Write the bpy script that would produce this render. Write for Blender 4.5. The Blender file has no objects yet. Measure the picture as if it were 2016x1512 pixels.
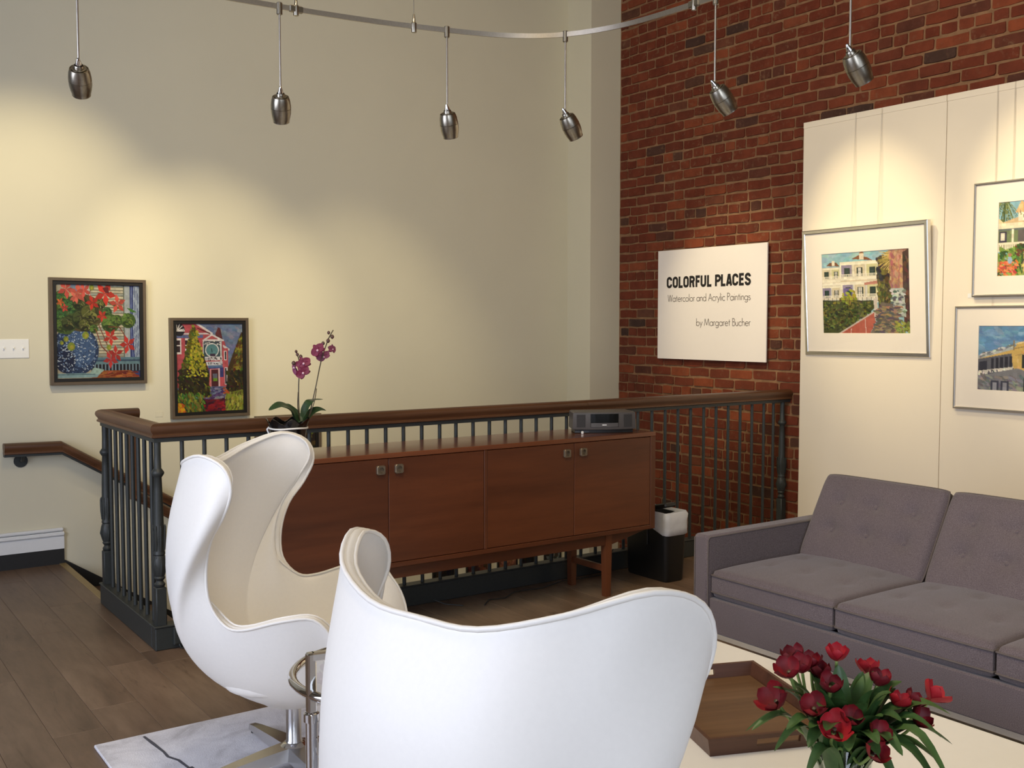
import bpy, bmesh, math, random
import numpy as np
from mathutils import Vector, Matrix, Euler

PI = math.pi
rnd = random.Random(7)
scene = bpy.context.scene
COL = scene.collection

# ------------------------------------------------------------------ camera
CAM = np.array([0.0, 0.0, 1.55])
FPX, YAW, PITCH = 2050.0, math.radians(35.0), math.radians(-3.3)
cd = bpy.data.cameras.new('camera')
cam = bpy.data.objects.new('camera', cd)
COL.objects.link(cam)
cd.sensor_fit = 'HORIZONTAL'
cd.sensor_width = 36.0
cd.lens = FPX / 2016.0 * 36.0
cd.clip_start = 0.05
cam.location = CAM
cam.rotation_euler = (math.radians(90) + PITCH, 0, -YAW)
scene.camera = cam

# ------------------------------------------------------------------ world, daylight, exposure
w = bpy.data.worlds.new('world')
scene.world = w
w.use_nodes = True
bg = w.node_tree.nodes['Background']
bg.inputs[0].default_value = (0.75, 0.87, 1.0, 1)
bg.inputs[1].default_value = 1.0
vs = scene.view_settings
vs.view_transform = 'Standard'
vs.look = 'None'
vs.gamma = 1.0
vs.exposure = 0.46
vs.use_curve_mapping = False

def area(name, loc, rot, sx, sy, power, col):
    l = bpy.data.lights.new(name, 'AREA')
    l.shape = 'RECTANGLE'; l.size = sx; l.size_y = sy
    l.energy = power; l.color = col
    o = bpy.data.objects.new(name, l)
    o.location = loc; o.rotation_euler = rot
    COL.objects.link(o)
    return o
# daylight entering by the shop windows in the wall behind the camera
DAY = (0.76, 0.81, 1.0)
area('daylight', (-0.55, -2.42, 1.95), (math.radians(90), 0, 0), 1.9, 2.7, 62, (0.78, 0.84, 1.0))
area('daylight', (1.85, -2.42, 1.95), (math.radians(90), 0, 0), 1.9, 2.7, 8, DAY)
area('daylight', (-2.42, 2.7, 1.95), (math.radians(90), 0, math.radians(-90)), 2.8, 2.7, 110, DAY)
# added warm fill lights, unseen above the frame, brightening walls and brick side
area('warm_fill', (2.6, 3.2, 4.5), (0, 0, 0), 2.4, 2.4, 6, (1.0, 0.80, 0.52))
area('warm_fill', (1.0, 2.2, 4.3), (0, math.radians(-68), 0), 0.5, 2.2, 88, (1.0, 0.82, 0.54))

# ------------------------------------------------------------------ materials
def lin(c):
    c = np.asarray(c, float)
    return np.where(c <= 0.04045, c / 12.92, ((c + 0.055) / 1.055) ** 2.4)
def L(r, g, b):
    return tuple(lin(np.array([r, g, b]) / 255.0)) + (1.0,)

class NT:
    def __init__(s, name):
        s.m = bpy.data.materials.new(name); s.m.use_nodes = True
        s.t = s.m.node_tree; s.b = s.t.nodes['Principled BSDF']
        s.out = s.t.nodes['Material Output']
    def n(s, kind, **kw):
        x = s.t.nodes.new(kind)
        for k, v in kw.items():
            if k.startswith('i_'):
                key = k[2:]; key = int(key) if key.isdigit() else key.replace('_', ' ')
                x.inputs[key].default_value = v
            else: setattr(x, k, v)
        return x
    def l(s, a, b): s.t.links.new(a, b)
    def setp(s, **kw):
        for k, v in kw.items(): s.b.inputs[k.replace('_', ' ')].default_value = v
        return s
    def coord(s, scale=(1, 1, 1), which='Object', rot=(0, 0, 0)):
        tc = s.n('ShaderNodeTexCoord'); mp = s.n('ShaderNodeMapping')
        mp.inputs['Scale'].default_value = scale; mp.inputs['Rotation'].default_value = rot
        s.l(tc.outputs[which], mp.inputs['Vector']); return mp.outputs['Vector']
    def noise(s, vec, scale, detail=4.0, rough=0.55, dist=0.0):
        x = s.n('ShaderNodeTexNoise')
        x.inputs['Scale'].default_value = scale; x.inputs['Detail'].default_value = detail
        x.inputs['Roughness'].default_value = rough; x.inputs['Distortion'].default_value = dist
        if vec is not None: s.l(vec, x.inputs['Vector'])
        return x.outputs['Fac']
    def ramp(s, fac, stops):
        x = s.n('ShaderNodeValToRGB'); e = x.color_ramp.elements
        while len(e) < len(stops): e.new(0.5)
        for el, (p, c) in zip(e, stops): el.position = p; el.color = c
        s.l(fac, x.inputs['Fac']); return x.outputs['Color']
    def mix(s, fac, a, b, mode='MIX'):
        x = s.n('ShaderNodeMix', data_type='RGBA', blend_type=mode)
        for sock, v in ((x.inputs[0], fac), (x.inputs[6], a), (x.inputs[7], b)):
            if hasattr(v, 'is_linked'): s.l(v, sock)
            else: sock.default_value = v
        return x.outputs[2]
    def bump(s, h, strength=0.2, dist=0.01):
        x = s.n('ShaderNodeBump'); x.inputs['Strength'].default_value = strength
        x.inputs['Distance'].default_value = dist
        s.l(h, x.inputs['Height']); s.l(x.outputs['Normal'], s.b.inputs['Normal'])

def plain(name, col, rough=0.5, metal=0.0, var=0.06, scale=30.0, bump=0.0, spec=0.5):
    s = NT(name); s.setp(Roughness=rough, Metallic=metal)
    s.b.inputs['Specular IOR Level'].default_value = spec
    v = s.coord()
    f = s.noise(v, scale)
    c1 = tuple(max(0, x * (1 - var)) for x in col[:3]) + (1,)
    c2 = tuple(min(1, x * (1 + var)) for x in col[:3]) + (1,)
    s.l(s.ramp(f, [(0.3, c1), (0.7, c2)]), s.b.inputs['Base Color'])
    if bump: s.bump(f, bump, 0.003)
    return s.m

def wood(name, dark, mid, light, axis='X', rough=0.35, scale=6.0, coat=0.0, which='Object', perobj=0.0, stretch=0.06):
    s = NT(name); s.setp(Roughness=rough)
    knots = which == 'Knots'; which = 'Object' if knots else which
    if coat: s.b.inputs['Coat Weight'].default_value = coat; s.b.inputs['Coat Roughness'].default_value = 0.15
    sc = {'X': (stretch, 1, 1), 'Y': (1, stretch, 1), 'Z': (1, 1, stretch)}[axis]
    v = s.coord(sc, which)
    if perobj:
        oi = s.n('ShaderNodeObjectInfo'); ad = s.n('ShaderNodeVectorMath', operation='MULTIPLY_ADD')
        cmb = s.n('ShaderNodeCombineXYZ')
        for i in range(3): s.l(oi.outputs['Random'], cmb.inputs[i])
        ad.inputs[1].default_value = (37, 53, 71)
        s.l(cmb.outputs[0], ad.inputs[0]); s.l(v, ad.inputs[2]); v = ad.outputs[0]
    f1 = s.noise(v, scale, 6, 0.6, 0.6)
    f2 = s.noise(v, scale * 9, 3, 0.6)
    c = s.ramp(f1, [(0.25, dark), (0.5, mid), (0.78, light)])
    g = s.ramp(f2, [(0.35, (0.72, 0.70, 0.68, 1)), (0.6, (1, 1, 1, 1))])
    c = s.mix(0.55, c, g, 'MULTIPLY')
    if knots:
        f3 = s.noise(v, scale * 1.7, 7, 0.7, 1.6)
        c = s.mix(1.0, c, s.ramp(f3, [(0.30, (0.50, 0.46, 0.43, 1)), (0.40, (0.95, 0.94, 0.93, 1)), (0.62, (1, 1, 1, 1)), (0.74, (1.10, 1.08, 1.05, 1))]), 'MULTIPLY')
    if perobj:
        mr = s.n('ShaderNodeMapRange'); mr.inputs['To Min'].default_value = 1 - perobj; mr.inputs['To Max'].default_value = 1 + perobj
        s.l(oi.outputs['Random'], mr.inputs['Value'])
        hv = s.n('ShaderNodeHueSaturation'); s.l(mr.outputs[0], hv.inputs['Value']); s.l(c, hv.inputs['Color']); c = hv.outputs[0]
    s.l(c, s.b.inputs['Base Color'])
    s.bump(f2, 0.08, 0.002)
    return s.m

def clear(name, ior=1.45, tint=(1, 1, 1, 1), rough=0.0, boost=1.0):
    """thin clear pane: passes light straight through, mirrors at glancing angles"""
    s = NT(name); s.t.nodes.remove(s.b)
    fr = s.n('ShaderNodeFresnel'); fr.inputs['IOR'].default_value = ior
    tr = s.n('ShaderNodeBsdfTransparent'); tr.inputs[0].default_value = tint
    gl = s.n('ShaderNodeBsdfGlossy'); gl.inputs['Roughness'].default_value = rough
    mx = s.n('ShaderNodeMixShader')
    m = s.n('ShaderNodeMath', operation='MULTIPLY'); m.inputs[1].default_value = boost
    ge = s.n('ShaderNodeNewGeometry'); iv = s.n('ShaderNodeMath', operation='SUBTRACT'); iv.inputs[0].default_value = boost
    s.l(ge.outputs['Backfacing'], iv.inputs[1]); mm = s.n('ShaderNodeMath', operation='MULTIPLY', use_clamp=True)
    s.l(iv.outputs[0], m.inputs[1]); s.l(fr.outputs[0], m.inputs[0]); s.l(m.outputs[0], mx.inputs[0])
    s.l(tr.outputs[0], mx.inputs[1]); s.l(gl.outputs[0], mx.inputs[2]); s.l(mx.outputs[0], s.out.inputs['Surface'])
    return s.m

def brick_material(name, per_island):
    s = NT(name); s.setp(Roughness=0.85)
    s.b.inputs['Specular IOR Level'].default_value = 0.25
    if per_island: r = s.n('ShaderNodeNewGeometry').outputs['Random Per Island']
    else: r = s.n('ShaderNodeObjectInfo').outputs['Random']
    tc = s.n('ShaderNodeNewGeometry')
    pos = tc.outputs['Position']
    base = s.ramp(r, [(0.0, L(64, 48, 41)), (0.03, L(78, 50, 40)), (0.08, L(100, 49, 32)), (0.4, L(110, 52, 33)), (0.62, L(102, 46, 28)), (0.8, L(118, 58, 36)), (0.94, L(132, 67, 40)), (1.0, L(82, 56, 44))])
    s.t.nodes[-1].color_ramp.interpolation = 'LINEAR'
    f = s.noise(pos, 9.0, 5, 0.6)
    g = s.ramp(f, [(0.3, (0.62, 0.6, 0.58, 1)), (0.62, (1.06, 1.04, 1.02, 1))])
    c = s.mix(0.7, base, g, 'MULTIPLY')
    f2 = s.noise(pos, 26.0, 5, 0.65)
    sm = s.ramp(f2, [(0.56, (0, 0, 0, 1)), (0.72, (0.75, 0.75, 0.75, 1))])
    f3 = s.noise(pos, 1.6, 2, 0.5)
    pm = s.ramp(f3, [(0.42, (0.25, 0.25, 0.25, 1)), (0.62, (1, 1, 1, 1))])
    mm = s.mix(1.0, sm, pm, 'MULTIPLY')
    c = s.mix(mm, c, L(122, 92, 68))
    s.l(c, s.b.inputs['Base Color'])
    f4 = s.noise(pos, 140.0, 4, 0.7)
    s.bump(f4, 0.5, 0.004)
    return s.m

M = {}
M['wall'] = plain('wall_paint', L(214, 208, 184), 0.75, var=0.012, scale=3.0, spec=0.25)
M['panel'] = plain('panel_paint', L(238, 226, 204), 0.6, var=0.01, scale=3.0, spec=0.3)
M['ceil'] = plain('ceiling_paint', L(120, 112, 100), 0.8, var=0.01)
M['wall_dim'] = plain('wall_paint_grey', L(150, 145, 136), 0.75, var=0.012, scale=3.0, spec=0.25)
M['trim'] = plain('trim_white', L(226, 228, 228), 0.45, var=0.01)
M['black'] = plain('black_paint', L(30, 30, 31), 0.55, var=0.1)
M['iron'] = plain('dark_iron', L(46, 50, 49), 0.5, var=0.1, scale=60, bump=0.1)
M['mortar'] = plain('mortar', L(132, 100, 73), 0.95, var=0.22, scale=14, bump=0.8, spec=0.15)
M['brick'] = brick_material('brick_red', False)
M['brick_i'] = brick_material('brick_red_joined', True)
M['gap'] = plain('plank_gap', L(40, 32, 27), 0.8)
M['plank'] = wood('vinyl_plank', L(90, 72, 57), L(116, 94, 76), L(136, 113, 93), 'Y', 0.42, 5.0, perobj=0.05, stretch=0.16, which='Knots')
M['rail'] = wood('rail_oak', L(66, 41, 24), L(92, 60, 38), L(114, 78, 52), 'X', 0.4, 9.0)
M['railY'] = wood('rail_oak_return', L(78, 48, 28), L(108, 70, 44), L(132, 90, 60), 'Y', 0.4, 9.0)
M['railZ'] = wood('rail_oak_drop', L(78, 48, 28), L(108, 70, 44), L(132, 90, 60), 'Z', 0.4, 9.0)
M['teak'] = wood('teak_veneer', L(70, 36, 19), L(94, 50, 27), L(112, 62, 34), 'X', 0.36, 3.2, stretch=0.10, perobj=0.05)
M['teaktop'] = wood('teak_top', L(84, 46, 27), L(108, 61, 36), L(128, 75, 46), 'X', 0.22, 4.0, coat=0.25, stretch=0.10)
M['teakZ'] = wood('teak_leg', L(72, 38, 20), L(96, 52, 29), L(114, 64, 36), 'Z', 0.38, 6.0)
M['walnut'] = wood('tray_walnut', L(78, 54, 35), L(104, 76, 51), L(124, 94, 66), 'X', 0.45, 7.0)
M['traywall'] = wood('tray_edge', L(62, 36, 24), L(82, 50, 34), L(98, 62, 42), 'X', 0.4, 9.0)
M['leather'] = plain('white_leather', L(228, 224, 216), 0.42, var=0.012, scale=90, bump=0.06, spec=0.45)
M['chrome'] = plain('chrome', (0.66, 0.65, 0.64, 1), 0.07, 1.0, var=0.01)
M['satin'] = plain('satin_aluminium', (0.62, 0.62, 0.63, 1), 0.25, 1.0, var=0.02)
M['nickel'] = plain('brushed_nickel', (0.32, 0.29, 0.235, 1), 0.3, 1.0, var=0.1, scale=120)
M['track'] = plain('track_nickel', (0.50, 0.46, 0.40, 1), 0.3, 1.0, var=0.06, scale=120)
M['dark'] = plain('dark_void', L(18, 17, 16), 0.7)
M['sofa'] = None
def fabric():
    s = NT('sofa_tweed'); s.setp(Roughness=0.95)
    s.b.inputs['Specular IOR Level'].default_value = 0.2
    s.b.inputs['Sheen Weight'].default_value = 0.25
    v = s.coord()
    f = s.noise(s.coord((1, 1, 1)), 420, 2, 0.7)
    f2 = s.noise(v, 7, 3, 0.5)
    c = s.ramp(f, [(0.3, L(72, 64, 67)), (0.5, L(98, 88, 92)), (0.72, L(122, 112, 117))])
    c = s.mix(0.25, c, s.ramp(f2, [(0.3, (0.8, 0.8, 0.8, 1)), (0.7, (1.1, 1.1, 1.1, 1))]), 'MULTIPLY')
    s.l(c, s.b.inputs['Base Color']); s.bump(f, 0.35, 0.002)
    return s.m
M['sofa'] = fabric()
M['piping'] = plain('sofa_piping', L(96, 88, 86), 0.9, spec=0.2)
M['tabletop'] = plain('table_white', L(236, 234, 228), 0.3, var=0.008, spec=0.5)
M['plastic'] = plain('black_plastic', L(22, 22, 22), 0.42)
M['radio'] = plain('radio_grey', L(80, 76, 74), 0.45, var=0.04)
M['grille'] = plain('speaker_cloth', L(48, 46, 46), 0.8, var=0.2, scale=300)
M['screen'] = plain('radio_display', L(10, 12, 12), 0.12)
M['liner'] = plain('bin_liner', L(210, 212, 216), 0.35, var=0.06, scale=25)
M['ceramic'] = plain('black_glaze', L(16, 14, 14), 0.08, var=0.1, spec=0.7)
M['white'] = plain('white_plastic', L(236, 236, 232), 0.4, var=0.01)
M['toggle'] = plain('toggle_white', L(244, 244, 240), 0.35, var=0.01)
M['ink'] = plain('black_ink', L(24, 20, 18), 0.7, var=0.05)
M['ink2'] = plain('grey_ink', L(88, 76, 68), 0.7, var=0.05)
M['board'] = plain('sign_board', L(238, 230, 222), 0.6, var=0.006, spec=0.3)
M['frame_w'] = plain('bronze_wood_frame', L(92, 79, 64), 0.45, var=0.08)
M['frame_in'] = plain('black_frame_lip', L(13, 10, 8), 0.5)
M['frame_s'] = plain('silver_frame', (0.72, 0.70, 0.66, 1), 0.2, 1.0, var=0.03)
M['frame_p'] = plain('pale_metal_frame', (0.56, 0.52, 0.46, 1), 0.38, 1.0, var=0.03)
M['mat'] = plain('mat_board', L(240, 230, 214), 0.85, var=0.006, spec=0.2)
M['glass'] = clear('picture_glass', 1.45)
M['vase'] = clear('vase_glass', 1.5, (0.93, 0.96, 0.95, 1), 0.0, 1.3)
M['water'] = clear('vase_water', 1.33, (0.94, 0.97, 0.95, 1))
M['cord'] = plain('hanging_cord', L(196, 188, 176), 0.5)
M['lens'] = plain('lamp_lens', L(220, 205, 170), 0.2)
M['treadm'] = wood('stair_tread', L(92, 74, 62), L(120, 98, 84), L(140, 118, 100), 'Y', 0.45, 5.0)

def petal_mat(name, a, b, c):
    s = NT(name); s.setp(Roughness=0.6)
    s.b.inputs['Subsurface Weight'].default_value = 0.12
    s.b.inputs['Subsurface Radius'].default_value = (0.01, 0.003, 0.003)
    f = s.noise(s.coord((1, 1, 0.25)), 60, 3)
    oi = s.n('ShaderNodeObjectInfo')
    col = s.ramp(f, [(0.3, a), (0.7, b)])
    col = s.mix(oi.outputs['Random'], col, c)
    s.l(col, s.b.inputs['Base Color']); return s.m
M['tulip'] = petal_mat('tulip_petal', L(116, 8, 22), L(150, 16, 32), L(100, 8, 24))
M['tulipb'] = petal_mat('tulip_petal_bright', L(160, 18, 34), L(186, 30, 46), L(168, 22, 36))
M['orchid'] = petal_mat('orchid_petal', L(104, 20, 50), L(128, 34, 68), L(112, 24, 56))
M['orchidp'] = petal_mat('orchid_petal_back', L(136, 64, 96), L(152, 82, 112), L(142, 72, 102))
M['lip'] = plain('orchid_lip', L(230, 190, 205), 0.5)
def leaf_mat(name, a, b):
    s = NT(name); s.setp(Roughness=0.42)
    f = s.noise(s.coord((1, 1, 1)), 14, 4)
    s.l(s.ramp(f, [(0.3, a), (0.7, b)]), s.b.inputs['Base Color']); return s.m
M['leaf'] = leaf_mat('tulip_leaf', L(44, 74, 38), L(76, 108, 56))
M['stem'] = leaf_mat('tulip_stem', L(104, 132, 66), L(130, 152, 86))
M['oleaf'] = leaf_mat('orchid_leaf', L(34, 58, 34), L(54, 80, 46))
M['ostem'] = leaf_mat('orchid_stem', L(60, 50, 38), L(84, 74, 50))
M['bud'] = leaf_mat('orchid_bud', L(74, 52, 46), L(96, 66, 60))
M['soil'] = plain('bark_soil', L(52, 40, 30), 0.95, var=0.4, scale=60, bump=0.8)

def rug_material():
    s = NT('rug_marbled'); s.setp(Roughness=0.95)
    s.b.inputs['Specular IOR Level'].default_value = 0.1
    v = s.coord()
    a = s.noise(v, 5.0, 6, 0.65, 0.8)
    c = s.ramp(a, [(0.3, L(190, 188, 192)), (0.5, L(222, 221, 226)), (0.7, L(238, 237, 241))])
    f = s.noise(v, 220, 2, 0.7)
    c = s.mix(0.25, c, s.ramp(f, [(0.3, (0.75, 0.75, 0.75, 1)), (0.7, (1.1, 1.1, 1.1, 1))]), 'MULTIPLY')
    s.l(c, s.b.inputs['Base Color']); s.bump(f, 0.4, 0.004); return s.m
M['rug'] = rug_material()
M['rugvein'] = plain('rug_vein', L(92, 92, 98), 0.95, var=0.2, scale=200, spec=0.1)

def paint_material():
    s = NT('painted_canvas'); s.setp(Roughness=0.6)
    s.b.inputs['Specular IOR Level'].default_value = 0.3
    a = s.n('ShaderNodeVertexColor'); a.layer_name = 'paint'
    s.l(a.outputs['Color'], s.b.inputs['Base Color'])
    f = s.noise(s.coord(), 160, 3, 0.6); s.bump(f, 0.15, 0.002)
    return s.m
M['paint'] = paint_material()

# ------------------------------------------------------------------ mesh tools
class MB:
    def __init__(s): s.v = []; s.f = []
    def add(s, vs, fs):
        o = len(s.v); s.v += [tuple(map(float, p)) for p in vs]
        s.f += [tuple(i + o for i in f) for f in fs]; return s
    def box(s, c, d, b=0.0, rot=None):
        """box centred at c, full size d, chamfer b"""
        hx, hy, hz = d[0] / 2, d[1] / 2, d[2] / 2
        h = (hx, hy, hz); vs = []; fs = []
        if b <= 0:
            for sx in (-1, 1):
                for sy in (-1, 1):
                    for sz in (-1, 1): vs.append((sx * hx, sy * hy, sz * hz))
            fs = [(0, 1, 3, 2), (4, 6, 7, 5), (0, 4, 5, 1), (2, 3, 7, 6), (0, 2, 6, 4), (1, 5, 7, 3)]
        else:
            b = min(b, hx * .98, hy * .98, hz * .98); idx = {}
            for sx in (-1, 1):
                for sy in (-1, 1):
                    for sz in (-1, 1):
                        sg = (sx, sy, sz)
                        for ax in range(3):
                            p = [sg[i] * (h[i] - (0 if i == ax else b)) for i in range(3)]
                            idx[sg, ax] = len(vs); vs.append(tuple(p))
            for ax in range(3):
                o1, o2 = [i for i in range(3) if i != ax]
                for s1 in (-1, 1):
                    q = []
                    for a, c2 in ((-1, -1), (1, -1), (1, 1), (-1, 1)):
                        sg = [0, 0, 0]; sg[ax] = s1; sg[o1] = a; sg[o2] = c2; q.append(idx[tuple(sg), ax])
                    fs.append(tuple(q))
            for ax in range(3):      # edges running along ax
                o1, o2 = [i for i in range(3) if i != ax]
                for a in (-1, 1):
                    for c2 in (-1, 1):
                        sg0 = [0, 0, 0]; sg0[ax] = -1; sg0[o1] = a; sg0[o2] = c2
                        sg1 = list(sg0); sg1[ax] = 1
                        fs.append((idx[tuple(sg0), o1], idx[tuple(sg1), o1], idx[tuple(sg1), o2], idx[tuple(sg0), o2]))
            for sx in (-1, 1):
                for sy in (-1, 1):
                    for sz in (-1, 1): fs.append(tuple(idx[(sx, sy, sz), a] for a in range(3)))
        if rot is not None: vs = [tuple(rot @ Vector(p)) for p in vs]
        return s.add([(p[0] + c[0], p[1] + c[1], p[2] + c[2]) for p in vs], fs)
    def bar(s, a, b, wx, wz, bev=0.0, up=(0, 0, 1)):
        """box from a to b with section wx (across) by wz (up)"""
        a, b = Vector(a), Vector(b); d = b - a; n = d.length; d.normalize()
        u = Vector(up); r = d.cross(u).normalized(); u2 = r.cross(d)
        R = Matrix((r, d, u2)).transposed()
        return s.box((a + b) / 2, (wx, n, wz), bev, R)
    def loft(s, rings, close_u=True, cap=True):
        n = len(rings[0]); o = []
        for r in rings: o += list(r)
        fs = []
        for i in range(len(rings) - 1):
            for j in range(n if close_u else n - 1):
                k = (j + 1) % n
                fs.append((i * n + j, i * n + k, (i + 1) * n + k, (i + 1) * n + j))
        if cap and close_u:
            fs.append(tuple(range(n))[::-1]); e = (len(rings) - 1) * n; fs.append(tuple(range(e, e + n)))
        return s.add(o, fs)
    def lathe(s, prof, c=(0, 0, 0), n=20, cap=True, sx=1.0, sy=1.0):
        rings = [[(c[0] + r * math.cos(2 * PI * j / n) * sx, c[1] + r * math.sin(2 * PI * j / n) * sy, c[2] + z) for j in range(n)] for r, z in prof]
        return s.loft(rings, True, cap)
    def tube(s, pts, r, n=8, closed=False, cap=True):
        pts = [Vector(p) for p in pts]; m = len(pts)
        rr = r if hasattr(r, '__len__') else [r] * m
        T = []
        for i in range(m):
            a = pts[(i - 1) % m] if (closed or i > 0) else pts[i]
            b = pts[(i + 1) % m] if (closed or i < m - 1) else pts[i]
            t = b - a
            T.append(t.normalized() if t.length > 1e-9 else Vector((0, 0, 1)))
        ref = Vector((0, 0, 1)) if abs(T[0].z) < 0.9 else Vector((1, 0, 0))
        u = (ref - T[0] * ref.dot(T[0])).normalized(); rings = []
        for i in range(m):
            u = (u - T[i] * u.dot(T[i]))
            u = u.normalized() if u.length > 1e-6 else T[i].orthogonal().normalized()
            v = T[i].cross(u)
            rings.append([tuple(pts[i] + (u * math.cos(2 * PI * j / n) + v * math.sin(2 * PI * j / n)) * rr[i]) for j in range(n)])
        if closed: rings.append(rings[0]); return s.loft(rings, True, False)
        return s.loft(rings, True, cap)
    def cyl(s, a, b, r, n=16): return s.tube([a, b], r, n)
    def sweep(s, pts, prof, up=(0, 0, 1), cap=True):
        """sweep a closed profile [(across, up)] along a polyline with mitred corners in plan"""
        pts = [Vector(p) for p in pts]; m = len(pts); rings = []
        for i in range(m):
            d0 = (pts[i] - pts[i - 1]).normalized() if i > 0 else None
            d1 = (pts[i + 1] - pts[i]).normalized() if i < m - 1 else None
            d0 = d0 or d1; d1 = d1 or d0
            U = Vector(up)
            r0 = d0.cross(U).normalized(); r1 = d1.cross(U).normalized()
            b = (r0 + r1).normalized(); k = 1 / max(0.2, b.dot(r0))
            rings.append([tuple(pts[i] + b * (x * k) + U * z) for x, z in prof])
        return s.loft(rings, True, cap)
    def grid(s, P):
        """P: list of rows of points (open surface)"""
        return s.loft(P, False, False)
    def build(s, name, mat, parent=None, smooth=0, loc=(0, 0, 0), recalc=True):
        me = bpy.data.meshes.new(name)
        me.from_pydata(s.v, [], s.f); me.update()
        if recalc:
            bm = bmesh.new(); bm.from_mesh(me); bmesh.ops.recalc_face_normals(bm, faces=bm.faces); bm.to_mesh(me); bm.free()
        if smooth:
            me.polygons.foreach_set('use_smooth', [True] * len(me.polygons))
            if smooth < 180: me.set_sharp_from_angle(angle=math.radians(smooth))
        if mat is not None: me.materials.append(M[mat] if isinstance(mat, str) else mat)
        o = bpy.data.objects.new(name, me); COL.objects.link(o)
        o.location = loc
        if parent is not None: o.parent = parent
        return o

def tag(o, label, cat, group=None):
    o['label'] = label; o['category'] = cat
    if group: o['group'] = group
    return o
def thing(name, label, cat, loc=(0, 0, 0), rz=0.0, group=None):
    o = bpy.data.objects.new(name, None); o.empty_display_size = 0.1
    COL.objects.link(o); o.location = loc; o.rotation_euler = (0, 0, rz)
    return tag(o, label, cat, group)
def struct(o):
    o['kind'] = 'structure'; return o
def copy_tree(o, parent=None):
    c = o.copy(); COL.objects.link(c)
    if parent is not None: c.parent = parent
    for ch in list(o.children): copy_tree(ch, c)
    return c
def bx(name, lo, hi, mat, parent=None, b=0.0, smooth=0):
    lo, hi = np.minimum(lo, hi).astype(float), np.maximum(lo, hi).astype(float)
    return MB().box(tuple((lo + hi) / 2), tuple(hi - lo), b).build(name, mat, parent, smooth)

_fw = np.array([math.sin(YAW), math.cos(YAW), 0]); _rt = np.array([math.cos(YAW), -math.sin(YAW), 0]); _up = np.array([0, 0, 1.0])
_f = _fw * math.cos(PITCH) + _up * math.sin(PITCH); _u = -_fw * math.sin(PITCH) + _up * math.cos(PITCH)
def ray(x, y): return _f + _rt * (x - 1008) / FPX - _u * (y - 756) / FPX
def onz(x, y, z): d = ray(x, y); return CAM + d * (z - CAM[2]) / d[2]
def onx(x, y, X): d = ray(x, y); return CAM + d * X / d[0]
def ony(x, y, Y): d = ray(x, y); return CAM + d * Y / d[1]

# ------------------------------------------------------------------ the room
XB, YB, ZT = 5.92, 7.15, 4.6          # brick wall face, stair wall face, ceiling
HX, HY = 1.45, 4.975                  # stairwell edges

mb = MB()
mb.box((1.7, 1.2375, -0.131), (8.6, 7.475, 0.238)); mb.box((-0.575, 6.08, -0.131), (4.05, 2.21, 0.238))
floor = struct(mb.build('floor', 'gap'))
def in_hole(x0, x1, y0, y1): return x1 > HX + 0.01 and y1 > HY + 0.01
PW, PL = 0.185, 1.22
plank_me = {}
rest = MB(); nplank = 0
for i in range(47):
    x0 = -2.55 + i * PW; x1 = min(x0 + PW, XB)
    y = -2.5 - rnd.uniform(0, PL)
    while y < YB:
        y0, y1 = max(y, -2.5), min(y + PL, YB)
        y += PL
        if y1 - y0 < 0.05: continue
        pieces = [(x0, x1, y0, y1)]
        if x1 > HX + .002 and y1 > HY:
            pieces = [(x0, x1, y0, min(y1, HY)), (x0, min(x1, HX), max(y0, HY), y1)]
        for x0_, x1_, y0_, y1_ in pieces:
            if y1_ - y0_ < 0.03 or x1_ - x0_ < 0.012: continue
            g = 0.0007
            if x1_ > -0.15 and y1_ > 1.35:
                MB().box((0, 0, -0.006), (x1_ - x0_ - g, y1_ - y0_ - g, 0.012), 0.0014).build('plank', 'plank', floor, loc=((x0_ + x1_) / 2, (y0_ + y1_) / 2, 0))
                nplank += 1
            else: rest.box(((x0_ + x1_) / 2, (y0_ + y1_) / 2, -0.006), (x1_ - x0_ - g, y1_ - y0_ - g, 0.012))
o = rest.build('floorboards', 'plank', floor); o['kind'] = 'stuff'
bx('nosing', (HX - 0.03, 5.98, -0.03), (HX + 0.012, YB, 0.004), plain('brass_nosing', L(150, 128, 84), 0.45, 0.2), floor, 0.003)

struct(bx('wall_back', (-2.65, YB, -3.2), (XB + 0.2, YB + 0.2, ZT), 'wall'))
struct(bx('trim_1', (5.592, 6.836, -3.2), (XB + 0.02, YB + 0.01, ZT), 'wall'))
struct(bx('ceiling', (-2.7, -2.7, ZT), (XB + 0.2, YB + 0.2, ZT + 0.15), 'ceil'))
def wall_with_window(name, axis, pos, lo, hi, wins):
    """wall slab normal to axis at pos, spanning lo..hi along the other plan axis, openings [(a, b, z0, z1)]"""
    m = MB(); cur = lo; t = 0.15
    def piece(a, b, z0, z1):
        if b - a < 1e-4 or z1 - z0 < 1e-4: return
        if axis == 'y': m.box(((a + b) / 2, pos - t / 2, (z0 + z1) / 2), (b - a, t, z1 - z0))
        else: m.box((pos - t / 2, (a + b) / 2, (z0 + z1) / 2), (t, b - a, z1 - z0))
    for a, b, z0, z1 in wins:
        piece(cur, a, 0, ZT); piece(a, b, 0, z0); piece(a, b, z1, ZT); cur = b
    piece(cur, hi, 0, ZT)
    return struct(m.build(name, 'wall_dim'))
wall_with_window('wall_front', 'y', -2.5, -2.65, XB + 0.2, [(-1.5, 0.4, 0.6, 3.3), (0.9, 2.8, 0.6, 3.3)])
wall_with_window('wall_left', 'x', -2.5, -2.65, YB + 0.2, [(1.3, 4.1, 0.6, 3.3)])
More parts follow.
